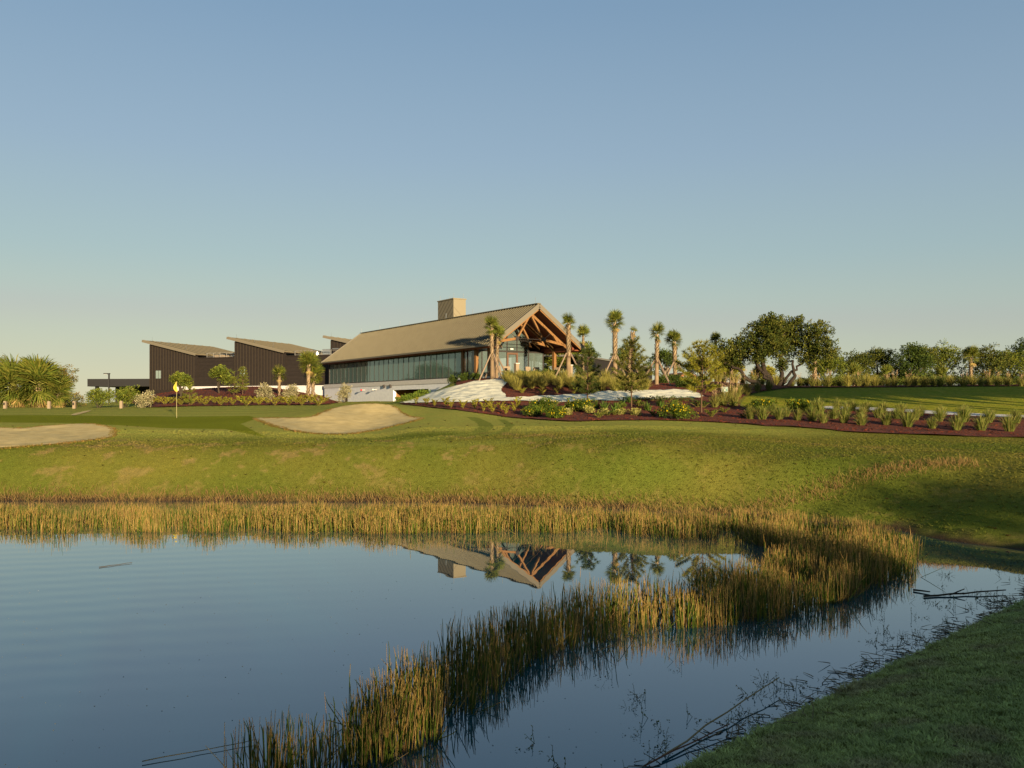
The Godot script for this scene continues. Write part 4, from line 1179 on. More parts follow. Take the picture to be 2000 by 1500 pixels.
func wetland() -> void:
	rng.seed = 7
	var stands := [[], [], [], []]
	var hues := [[], [], [], []]
	var r := box_of(reed_strip)
	var tries := 0
	var patchy := FastNoiseLite.new()
	patchy.frequency = 0.55
	patchy.seed = 3
	while tries < 270000:
		tries += 1
		var p := Vector2(rng.randf_range(r.position.x, r.end.x), rng.randf_range(r.position.y, r.end.y))
		var w := patchy.get_noise_2d(p.x, p.y)
		var near := p.y > -19.5
		if rng.randf() > (0.9 if p.y > -10.5 else 0.55 if near else 0.36) + w * 1.0 or not Geometry2D.is_point_in_polygon(p + Vector2(w, patchy.get_noise_2d(p.y, p.x)) * 0.4, reed_strip):
			continue
		var h := rng.randf_range(0.3, 0.62) * (1.0 + 0.5 * w) * (0.88 if near else 0.72)
		if rng.randf() < 0.05:
			h *= 1.3
		var lean := Basis(around(1.0).normalized(), rng.randf_range(0.0, 0.21))
		if rng.randf() < 0.09:
			lean = Basis(Vector3(rng.randf_range(-1, 1), 0, rng.randf_range(-1, 1)).normalized(), rng.randf_range(0.3, 1.2))
		var t := Transform3D(lean * Basis(Vector3.UP, rng.randf() * TAU) * Basis.from_scale(Vector3(1, h + 0.12, 1)), Vector3(p.x, maxf(-0.12, ground(p.x, p.y) - 0.05), p.y))
		var b := rng.randf_range(0.7, 1.3)
		var pick := rng.randf() + w * 0.25
		var kind := 0 if pick < 0.24 else 1 if pick < 0.48 else 2 if pick < 0.62 else 3
		stands[kind].append(t)
		hues[kind].append(Color(b, b * rng.randf_range(0.88, 1.1), b * rng.randf_range(0.8, 1.0)))
	var green := Color(0.05, 0.088, 0.011)
	var leaf := Color(0.095, 0.135, 0.017)
	var straw := Color(0.37, 0.24, 0.078)
	var names := ["green rushes standing in the pond", "green rushes with dry tips standing in the pond", "half withered rushes standing in the pond", "dry tan rushes among the green ones in the pond"]
	many("reeds", reed(green, leaf, leaf, 0.9), M.rush, stands[0], hues[0], names[0], "reeds")
	many("reeds", reed(green, leaf, straw, 0.84), M.rush, stands[1], hues[1], names[1], "reeds")
	many("reeds", reed(green, Color(0.16, 0.13, 0.035), straw, 0.5), M.rush, stands[2], hues[2], names[2], "reeds")
	many("dry_reeds", reed(Color(0.16, 0.085, 0.027), Color(0.3, 0.185, 0.062), Color(0.42, 0.285, 0.11), 0.4), M.rush, stands[3], hues[3], names[3], "reeds")
	# sprigs of weed and broken stalks in the shallows along the near bank
	var sprig := []
	for k in 3:
		rng.seed = 500 + k
		var g := Geo.new()
		for j in 7:
			g.col = [Color(0.07, 0.085, 0.02), Color(0.09, 0.09, 0.03), Color(0.14, 0.1, 0.05)][j % 3]
			var from := Vector3(rng.randf_range(-0.1, 0.1), -0.03, rng.randf_range(-0.1, 0.1))
			var way := (Vector3.UP * rng.randf_range(0.1, 1.0) + around(0.8)).normalized()
			way.y = absf(way.y)
			var len := rng.randf_range(0.06, 0.22)
			g.tube(PackedVector3Array([from, from + way * len * 0.6, from + way * len + Vector3(0.02, -0.01, 0.01)]), PackedFloat32Array([0.004, 0.003, 0.002]), 3)
			if k < 2:
				for q in 3:
					one_leaf(g, from + way * len * (0.5 + 0.25 * q), around(1.0), Vector3.UP, 0.035, 0.018)
		sprig.append(g.mesh())
	rng.seed = 12
	var lots := [[], [], []]
	var tints := [[], [], []]
	var k2 := 0
	while k2 < 210:
		var along := rng.randf_range(-2.5, 17.0)
		var off := -pow(rng.randf(), 1.6) * 3.2
		var p := Vector2(1.53 + 0.72 * along + 0.69 * off, -(7.9 + 0.69 * along - 0.72 * off))
		if patchy.get_noise_2d(p.x * 1.3 + 40.0, p.y * 1.3) < 0.05 + 0.12 * absf(off) - 0.2 * rng.randf() or Geometry2D.is_point_in_polygon(p, reed_strip):
			k2 += 1 if rng.randf() < 0.02 else 0
			continue
		k2 += 1
		var kind := rng.randi() % 3
		lots[kind].append(Transform3D(Basis(Vector3.UP, rng.randf() * TAU).scaled(Vector3.ONE * rng.randf_range(0.4, 1.0)), Vector3(p.x, 0.0, p.y)))
		tints[kind].append(Color(1, 1, 1) * rng.randf_range(0.7, 1.2))
	for kind in 3:
		many("water_weeds", sprig[kind], M.leaf, lots[kind], tints[kind], ["leafy water weeds in the shallows of the near bank", "low creeping weeds on the near shallows", "broken dark stalks poking from the near shallows"][kind], "weeds")
	# trash line of dead stalks along the near shore
	var litter := []
	var lt := []
	for k in 1200:
		var along := rng.randf_range(-4.0, 18.0)
		var off := rng.randfn(0.0, 0.22) + 0.06
		var p := Vector2(1.53 + 0.72 * along + 0.69 * off, -(7.9 + 0.69 * along - 0.72 * off))
		litter.append(Transform3D(Basis(Vector3.UP, rng.randf() * TAU) * Basis(Vector3.RIGHT, rng.randf_range(1.2, 1.75)) * Basis.from_scale(Vector3(1, rng.randf_range(0.08, 0.3), 1)), Vector3(p.x, maxf(ground(p.x, p.y), 0.0) + 0.012, p.y)))
		lt.append(Color(1, 1, 1) * rng.randf_range(0.25, 0.8))
	many("shore_litter", reed(Color(0.16, 0.11, 0.055), Color(0.22, 0.15, 0.075), Color(0.28, 0.2, 0.1), 0.5), M.blade, litter, lt, "dead stalks washed up along the near shore", "litter")
	# shore growth on the far side
	var brush := []
	var bt := []
	for k in 5200:
		var x := rng.randf_range(-21.0, 14.0)
		var d := 26.0
		while ground(x, -d) < 0.02 and d < 34.0:
			d += 0.1
		d += rng.randfn(0.15, 0.3)
		brush.append(Transform3D(Basis(Vector3.UP, rng.randf() * TAU) * Basis(Vector3.RIGHT, rng.randf_range(-0.9, 0.9)) * Basis.from_scale(Vector3(1, rng.randf_range(0.08, 0.26), 1)), Vector3(x, maxf(ground(x, -d), 0.0) - 0.02, -d)))
		bt.append(Color(1, rng.randf_range(0.8, 1.1), 1) * rng.randf_range(0.5, 1.1))
	many("shore_brush", reed(Color(0.1, 0.07, 0.03), Color(0.19, 0.13, 0.05), Color(0.26, 0.18, 0.07), 0.6), M.blade, brush, bt, "ragged dry growth along the far waterline", "grass")


func reed(low: Color, mid: Color, tip: Color, from: float) -> ArrayMesh:
	var g := Geo.new()
	g.tube(PackedVector3Array([Vector3.ZERO, Vector3(0.006, from * 0.6, 0), Vector3(0.014, from - 0.02, 0.002), Vector3(0.015, from, 0.002), Vector3(0.034, 1.0, 0.008)]), PackedFloat32Array([0.0052, 0.005, 0.0046, 0.0046, 0.002]), 4, PackedColorArray([low, mid, mid, tip, tip]))
	return g.mesh()


func grass_cover() -> void:
	# mown blades on the near bank
	rng.seed = 21
	var tuft := Geo.new()
	for k in 8:
		var a := rng.randf() * TAU
		var out := Vector3(cos(a), 0, sin(a))
		var h := rng.randf_range(0.025, 0.05)
		var root := out * rng.randf() * 0.025
		var side := Vector3(-sin(a), 0, cos(a)) * 0.0028
		var mid := root + Vector3.UP * h * 0.7 + out * h * 0.25
		var tip := root + Vector3.UP * h + out * h * rng.randf_range(0.5, 1.1)
		tuft.col = Color(1, 1, 1) * rng.randf_range(0.75, 1.25)
		tuft.quad(root - side, root + side, mid + side, mid - side)
		tuft.tri(mid - side, mid + side, tip)
	var m := tuft.mesh()
	var where := []
	var tints := []
	var n := 0
	while n < 60000:
		var d := 4.5 + pow(rng.randf(), 1.3) * 14.0
		var x := rng.randf_range(0.5, 12.5)
		var off := 0.69 * (x - 1.53) - 0.72 * (d - 7.9)
		if off < 0.12 or absf(x) > d * 0.66 + 0.6:
			continue
		n += 1
		var s := rng.randf_range(0.55, 1.35) * (1.0 + 0.8 * maxf(0.0, mid_noise.get_noise_2d(x * 1.7, d * 1.7)) + 1.1 * maxf(0.0, 0.35 - off))
		where.append(Transform3D(Basis(Vector3.UP, rng.randf() * TAU).scaled(Vector3.ONE * s), Vector3(x, ground(x, -d) - 0.004, -d)))
		tints.append(turf_at(x, -d) * 0.95 * rng.randf_range(0.7, 1.3))
	many("grass", m, M.near_blade, where, tints, "short dewy grass blades on the shaded near bank", "grass")
	# coarser blades over the far bank and its crest
	where = []
	tints = []
	n = 0
	while n < 60000:
		var x := rng.randf_range(-21.0, 20.0)
		var d := 21.0 + pow(rng.randf(), 0.9) * 19.0
		if absf(x) > d * 0.62:
			continue
		var y := ground(x, -d)
		if y < 0.1 or Geometry2D.is_point_in_polygon(Vector2(x, -d), bunker_near) or Geometry2D.is_point_in_polygon(Vector2(x, -d), mulch_slope):
			n += 1
			continue
		n += 1
		var s := rng.randf_range(0.5, 1.05) * (1.0 if d < 35.0 else 0.6)
		where.append(Transform3D(Basis(Vector3.UP, rng.randf() * TAU).scaled(Vector3(s * 1.6, s, s * 1.6)), Vector3(x, y - 0.004, -d)))
		tints.append(turf_at(x, -d) * 0.9 * rng.randf_range(0.7, 1.3))
	many("grass", m, M.blade, where, tints, "rough grass blades over the sunlit far bank", "grass")
	# broad-leaved weeds and fallen leaves strewn over the turf
	var weed := rosette(795, 6, 0.03, 0.055, [Color(0.9, 1.0, 0.8), Color(0.7, 0.8, 0.6)], 2)
	where = []
	tints = []
	n = 0
	while n < 1300:
		n += 1
		var d := rng.randf_range(5.0, 44.0)
		var x := rng.randf_range(-d * 0.6, d * 0.6)
		var q := Vector2(x, -d)
		var y := ground(x, -d)
		if y < 0.12 or mid_noise.get_noise_2d(x * 0.6, d * 0.6) < rng.randf_range(-0.4, 0.3) or Geometry2D.is_point_in_polygon(q, bunker_near) or Geometry2D.is_point_in_polygon(q, bunker_mound) or Geometry2D.is_point_in_polygon(q, mulch_slope) or Geometry2D.is_point_in_polygon(q, putting_green):
			continue
		var s := rng.randf_range(0.6, 1.5)
		where.append(Transform3D(Basis(Vector3.UP, rng.randf() * TAU).scaled(Vector3(s, s * 0.8, s)), Vector3(x, y, -d)))
		tints.append([Color(0.13, 0.19, 0.04), Color(0.2, 0.22, 0.05), Color(0.34, 0.22, 0.1)][rng.randi() % 3] * rng.randf_range(0.8, 1.3))
	many("lawn_weeds", weed, M.blade, where, tints, "small broad-leaved weeds and dry leaves strewn over the turf", "weeds")
	# longer fringe round the bunkers
	where = []
	tints = []
	for poly in [bunker_near, bunker_mound]:
		for k in poly.size():
			var a: Vector2 = poly[k]
			var e: Vector2 = poly[(k + 1) % poly.size()]
			for j in int(a.distance_to(e) * 34.0):
				var q := a.lerp(e, rng.randf()) + Vector2(rng.randfn(0.0, 0.07), rng.randfn(0.0, 0.07))
				var s := rng.randf_range(0.8, 2.0)
				where.append(Transform3D(Basis(Vector3.UP, rng.randf() * TAU).scaled(Vector3(s * 1.5, s, s * 1.5)), on(q, 0.0)))
				tints.append(Color(0.17, 0.15, 0.03).lerp(Color(0.24, 0.14, 0.05), rng.randf()) * rng.randf_range(0.7, 1.2))
	many("bunker_fringe", m, M.blade, where, tints, "ragged grass fringe along the lips of the bunkers", "grass")
	# bark chips
	var chip := Geo.new()
	chip.box(Transform3D(), Vector3(0.11, 0.015, 0.035))
	var cm := chip.mesh()
	where = []
	tints = []
	var boxes := [[mulch_slope, 13000], [mulch_bank, 3500]]
	for q in boxes:
		var r := box_of(q[0])
		n = 0
		while n < q[1]:
			n += 1
			var p := Vector2(rng.randf_range(r.position.x, r.end.x), rng.randf_range(r.position.y, r.end.y))
			if p.y < -66.0 and q[0] == mulch_slope or not Geometry2D.is_point_in_polygon(p, q[0]) or Geometry2D.is_point_in_polygon(p, white_sand):
				continue
			where.append(Transform3D(Basis.from_euler(Vector3(rng.randf_range(-0.6, 0.6), rng.randf() * TAU, rng.randf_range(-0.6, 0.6))).scaled(Vector3.ONE * rng.randf_range(0.6, 1.5)), on(p, 0.065)))
			tints.append(Color(0.2, 0.042, 0.022).lerp(Color(0.2, 0.07, 0.04), rng.randf() * rng.randf()) * rng.randf_range(0.4, 1.1))
	many("bark_chips", cm, M.chip, where, tints, "loose red bark chips over the mulch beds", "mulch")


# ---------------------------------------------------------------- the clubhouse
# Its own axes: x across the gable, to the right; -z along the ridge, away from the gable end; y over the water.
const FLOOR := 5.5
const EAVE := 7.93
const RIDGE := 11.33
const HALF := 4.67
const LONG := 34.6


func slope_y(x: float) -> float:
	return RIDGE - (RIDGE - EAVE) * absf(x) / HALF


func clubhouse() -> void:
	var o := thing("clubhouse", "long clubhouse with tan standing-seam gable roof and open timber gable end", "building", Vector3(2.0, 0.0, -70.0), 0.586)
	# --- roof: one panel mesh per slope, laid side by side
	var roof := Node3D.new()
	roof.name = "roof"
	o.add_child(roof)
	var pitch := atan2(RIDGE - EAVE, HALF)
	var run := sqrt(pow(RIDGE - EAVE, 2) + HALF * HALF)
	var step := 0.42
	var g := Geo.new()
	g.box(Transform3D(Basis(), Vector3(0, 0, 0)), Vector3(run, 0.03, step - 0.004))
	g.box(Transform3D(Basis(), Vector3(0, 0.055, step * 0.5 - 0.03)), Vector3(run, 0.06, 0.045))
	var pm := g.mesh()
	for side in [-1.0, 1.0]:
		for k in int((LONG + 0.3) / step):
			var p := put("roof_panel", pm, M.roof, roof)
			p.transform = Transform3D(Basis(Vector3.BACK, -side * pitch), Vector3(side * HALF * 0.5, (RIDGE + EAVE) * 0.5, 0.3 - step * (k + 0.5)))
		# wooden deck under the sheet and the fascia boards round it
		var deck := Geo.new()
		deck.box(Transform3D(Basis(Vector3.BACK, -side * pitch), Vector3(side * HALF * 0.5, (RIDGE + EAVE) * 0.5 - 0.17, 0.15 - LONG * 0.5)), Vector3(run - 0.06, 0.22, LONG))
		geo("soffit", deck, M.ceiling, roof)
		for z in [0.36, -LONG - 0.06]:
			var f := Geo.new()
			f.box(Transform3D(Basis(Vector3.BACK, -side * pitch), Vector3(side * HALF * 0.5, (RIDGE + EAVE) * 0.5 - 0.12, z)), Vector3(run, 0.36, 0.07))
			geo("fascia", f, M.fascia, roof)
			if z > 0:
				var trim := Geo.new()
				trim.box(Transform3D(Basis(Vector3.BACK, -side * pitch), Vector3(side * (HALF * 0.5 - 0.02), (RIDGE + EAVE) * 0.5 - 0.37, 0.3)), Vector3(run - 0.3, 0.12, 0.09))
				geo("edge_timber", trim, M.wood, roof)
		block("gutter", M.fascia, roof, Vector3(side * (HALF + 0.04), EAVE - 0.05, 0.15 - LONG * 0.5), Vector3(0.12, 0.12, LONG + 0.3))
		block("eave_board", M.ceiling, roof, Vector3(side * (HALF - 0.5), EAVE - 0.14, 0.1 - LONG * 0.5), Vector3(0.7, 0.1, LONG - 0.2))
	block("ridge_cap", M.roof, roof, Vector3(0, RIDGE + 0.07, 0.15 - LONG * 0.5), Vector3(0.34, 0.06, LONG + 0.3))
	for k in 8:
		timber("lightning_rod", M.steel, roof, Vector3(0, RIDGE + 0.08, -0.2 - k * 4.9), Vector3(0, RIDGE + 0.6, -0.2 - k * 4.9), 0.025, 0.025)
	# --- trusses
	for z in [-0.95, -2.95, -4.95, -7.2, -9.4]:
		var t := Node3D.new()
		t.name = "truss"
		o.add_child(t, true)
		for s in [-1.0, 1.0]:
			var low := Vector3(s * 1.3, 8.62, z)
			timber("top_chord", M.wood, t, Vector3(s * 0.05, slope_y(0.05) - 0.62, z), Vector3(s * 3.9, slope_y(3.9) - 0.62, z), 0.15, 0.2)
			timber("bottom_chord", M.wood, t, low, Vector3(s * 3.75, 8.2, z), 0.15, 0.2)
			timber("strut", M.wood, t, Vector3(s * 0.14, slope_y(0.14) - 0.8, z + 0.02), low, 0.13, 0.18, Vector3.BACK)
			timber("strut", M.wood, t, Vector3(s * 2.3, slope_y(2.3) - 0.65, z + 0.02), Vector3(s * 2.75, 8.4, z + 0.02), 0.14, 0.2, Vector3.BACK)
			block("joint_plate", M.frame, t, low + Vector3(s * 0.02, 0.02, 0), Vector3(0.3, 0.3, 0.25))
			timber("hanger", M.frame, t, Vector3(s * 1.3, 8.6, z), Vector3(s * 2.1, slope_y(2.1) - 0.6, z), 0.03, 0.03)
		timber("tie_rod", M.frame, t, Vector3(-1.3, 8.62, z), Vector3(1.3, 8.62, z), 0.035, 0.035)
	# --- columns of the porch
	for c in [[-3.9, -0.95], [-3.9, -2.95], [-3.9, -5.05], [3.9, -0.95], [3.9, -2.95]]:
		block("column", M.wood, o, Vector3(c[0], (FLOOR + 8.05) * 0.5, c[1]), Vector3(0.24, 8.05 - FLOOR, 0.3))
	for s in [-1.0, 1.0]:
		timber("plate_beam", M.ceiling, o, Vector3(s * 3.9, 7.95, -0.3), Vector3(s * 3.9, 7.95, -LONG), 0.2, 0.34)
	# --- floor and terrace
	block("floor", M.concrete, o, Vector3(0.2, FLOOR - 0.2, -LONG * 0.5 + 0.2), Vector3(9.0, 0.4, LONG + 1.2))
	# --- front glazing under the gable
	var zf := -4.4
	var xs := [-3.75, -2.5, -1.25, 0.0, 1.0, 2.2, 3.75]
	for k in xs.size() - 1:
		var a: float = xs[k]
		var b: float = xs[k + 1]
		var f := Geo.new()
		f.box(Transform3D(Basis(), Vector3((a + b) * 0.5, FLOOR + 1.13, zf)), Vector3(b - a - 0.06, 2.2, 0.02))
		geo("pane", f, M.clear_glass, o)
		var up := Geo.new()
		var ya := slope_y(a) - 0.85
		var yb := slope_y(b) - 0.85
		for q in [[0.01, -1], [-0.01, 1]]:
			up.quad(Vector3(a + 0.03, FLOOR + 2.36, zf + q[0]), Vector3(b - 0.03, FLOOR + 2.36, zf + q[0]), Vector3(b - 0.03, yb, zf + q[0]), Vector3(a + 0.03, ya, zf + q[0]))
		geo("pane", up, M.clear_glass, o)
	for x in xs:
		block("mullion", M.frame, o, Vector3(x, (FLOOR + slope_y(x) - 0.85) * 0.5, zf), Vector3(0.09, slope_y(x) - 0.85 - FLOOR, 0.12))
	block("transom", M.frame, o, Vector3(0, FLOOR + 2.29, zf + 0.003), Vector3(7.5, 0.11, 0.13))
	block("sill", M.frame, o, Vector3(0, FLOOR + 0.04, zf + 0.003), Vector3(7.5, 0.08, 0.14))
	var door := Node3D.new()
	door.name = "door"
	o.add_child(door)
	for x in [0.02, 0.98]:
		block("door_stile", M.brown_frame, door, Vector3(x, FLOOR + 1.1, zf + 0.08), Vector3(0.16, 2.2, 0.08))
	block("door_rail", M.brown_frame, door, Vector3(0.5, FLOOR + 2.12, zf + 0.08), Vector3(0.8, 0.16, 0.08))
	block("door_rail", M.brown_frame, door, Vector3(0.5, FLOOR + 0.2, zf + 0.08), Vector3(0.8, 0.22, 0.08))
	block("handle", M.steel, door, Vector3(0.2, FLOOR + 1.05, zf + 0.15), Vector3(0.03, 0.4, 0.03))
	block("door_lamp", M.white, o, Vector3(0.4, FLOOR + 2.5, zf + 0.12), Vector3(0.3, 0.12, 0.1))
	# --- the long glazed side: pane after pane between slim mullions
	var z0 := -5.3
	var n := 27
	var wide := (LONG - 0.35 + z0) / n
	for side in [-1.0, 1.0]:
		for k in n:
			var z := z0 - wide * (k + 0.5)
			if side > 0 and k > 3:
				continue
			block("pane", M.glass if side < 0 else M.clear_glass, o, Vector3(side * 3.9, FLOOR + 1.22, z), Vector3(0.02, 2.3, wide - 0.05))
			block("mullion", M.frame, o, Vector3(side * 3.9, FLOOR + 1.22, z0 - wide * k), Vector3(0.07, 2.42, 0.045))
	block("mullion", M.frame, o, Vector3(-3.9, FLOOR + 1.22, z0 - wide * n), Vector3(0.12, 2.42, 0.08))
	for z in [-3.95, -4.95]:
		block("pane", M.clear_glass, o, Vector3(-3.9, FLOOR + 1.13, z if z > -4.5 else -4.7), Vector3(0.02, 2.2, 0.5))
	block("head_rail", M.frame, o, Vector3(-3.9, EAVE - 0.11, (z0 - LONG) * 0.5), Vector3(0.16, 0.12, LONG + z0))
	block("sill_rail", M.frame, o, Vector3(-3.9, FLOOR + 0.03, (-3.3 - LONG) * 0.5), Vector3(0.2, 0.14, LONG - 3.3))
	block("inner_wall", M.brown_frame, o, Vector3(3.9, (FLOOR + EAVE) * 0.5, -23.0), Vector3(0.25, EAVE - FLOOR, LONG - 12.0))
	block("end_wall", M.siding, o, Vector3(0, (FLOOR + EAVE) * 0.5 + 0.1, -LONG + 0.2), Vector3(7.9, EAVE - FLOOR + 0.3, 0.25))
	var gable := Geo.new()
	gable.tri(Vector3(-3.9, EAVE, -LONG + 0.3), Vector3(0, RIDGE - 0.5, -LONG + 0.3), Vector3(3.9, EAVE, -LONG + 0.3))
	gable.tri(Vector3(-3.9, EAVE, -LONG + 0.1), Vector3(3.9, EAVE, -LONG + 0.1), Vector3(0, RIDGE - 0.5, -LONG + 0.1))
	geo("end_gable", gable, M.siding, o)
	# --- white plinth wall with the garage opening
	var xw := -4.1
	block("plinth_wall", M.stucco, o, Vector3(xw, 3.9, -6.5), Vector3(0.3, 3.1, 7.9))
	block("plinth_wall", M.stucco, o, Vector3(xw, 3.9, -26.2), Vector3(0.3, 3.1, 17.4))
	block("lintel", M.stucco, o, Vector3(xw, 5.06, -14.0), Vector3(0.298, 0.78, 7.1))
	block("garage_ceiling", M.stucco, o, Vector3(-1.4, 4.8, -14.0), Vector3(5.1, 0.1, 7.1))
	block("garage_side", M.wood, o, Vector3(-1.6, 3.7, -17.6), Vector3(4.7, 2.1, 0.1))
	block("garage_back", M.siding, o, Vector3(1.1, 3.7, -14.0), Vector3(0.1, 2.1, 7.1))
	block("garage_floor", M.concrete, o, Vector3(-1.5, 3.0, -14.0), Vector3(5.2, 0.1, 7.1))
	block("end_plinth", M.stucco, o, Vector3(0, 3.9, -LONG - 0.2), Vector3(8.0, 3.1, 0.3))
	block("wall_vent", M.frame, o, Vector3(-4.27, 4.0, -28.6), Vector3(0.05, 0.75, 0.5))
	block("wall_vent", M.white, o, Vector3(-4.27, 4.0, -29.4), Vector3(0.06, 0.75, 0.4))
	var lamp := SphereMesh.new()
	lamp.radius = 0.1
	lamp.height = 0.2
	lamp.radial_segments = 16
	lamp.rings = 8
	for q in [[-21.2, M.white], [-24.0, M.red]]:
		var b := put("wall_beacon", lamp, q[1], o)
		b.position = Vector3(-4.65, 4.75, q[0])
		timber("beacon_arm", M.white, o, Vector3(-4.25, 4.75, q[0]), Vector3(-4.6, 4.75, q[0]), 0.05, 0.05)
	for z in [-17.9, -19.3]:
		block("wall_lamp", M.frame, o, Vector3(-4.35, 5.05, z), Vector3(0.2, 0.3, 0.12))
	# --- chimney clad in diagonal boards
	var ch := Node3D.new()
	ch.name = "chimney"
	o.add_child(ch)
	block("shaft", M.chimney, ch, Vector3(3.05, 11.0, -19.2), Vector3(1.4, 5.5, 3.2))
	block("cap", M.chimney, ch, Vector3(3.05, 13.78, -19.2), Vector3(1.52, 0.1, 3.32))
	for k in 7:
		var y := 9.2 + k * 0.62
		var y1 := minf(y + 2.7, 13.7)
		timber("board_joint", M.seam, ch, Vector3(2.345, y, -20.75), Vector3(2.345, y1, -20.75 + (y1 - y) * 3.1 / 2.7), 0.012, 0.03, Vector3.RIGHT)
		var y2 := maxf(y - 1.25, 8.6)
		timber("board_joint", M.seam, ch, Vector3(2.4, y, -17.595), Vector3(2.4 + (y - y2) * 1.3 / 1.25, y2, -17.595), 0.012, 0.03, Vector3.BACK)
	for k in 4:
		timber("lightning_rod", M.steel, ch, Vector3(2.5 + 1.1 * (k % 2), 13.8, -17.8 - 2.8 * (k / 2)), Vector3(2.5 + 1.1 * (k % 2), 14.35, -17.8 - 2.8 * (k / 2)), 0.025, 0.025)
	# --- things on the terrace
	for q in [[-2.6, -1.2], [-1.5, -2.2], [0.4, -1.5], [1.6, -2.4], [2.8, -1.3]]:
		var at: Vector3 = o.transform * Vector3(q[0], FLOOR, q[1])
		var t := thing("terrace_chair", "", "chair", at, q[0] * 2.0, "chairs on the terrace")
		block("seat", M.tan, t, Vector3(0, 0.42, 0), Vector3(0.55, 0.1, 0.55))
		block("backrest", M.tan, t, Vector3(0, 0.68, -0.25), Vector3(0.55, 0.45, 0.07), Vector3(-0.15, 0, 0))
		for x in [-0.23, 0.23]:
			for z in [-0.23, 0.23]:
				block("leg", M.frame, t, Vector3(x, 0.19, z), Vector3(0.04, 0.38, 0.04))
		t.set_meta("label", "tan terrace chair, %s from the left under the timber gable" % nth([-2.6, -1.5, 0.4, 1.6, 2.8].find(q[0])))
	for q in [[-2.2, 0.35, "left"], [3.1, 0.35, "right"]]:
		var at: Vector3 = o.transform * Vector3(q[0], FLOOR - 0.1, q[1])
		var t := thing("terrace_post", "pale square stone post on the %s side of the terrace edge" % q[2], "post", at, 0.586, "posts at the terrace edge")
		block("shaft", M.tan, t, Vector3(0, 0.55, 0), Vector3(0.3, 1.1, 0.3))
		block("cap", M.concrete, t, Vector3(0, 1.13, 0), Vector3(0.36, 0.06, 0.36))


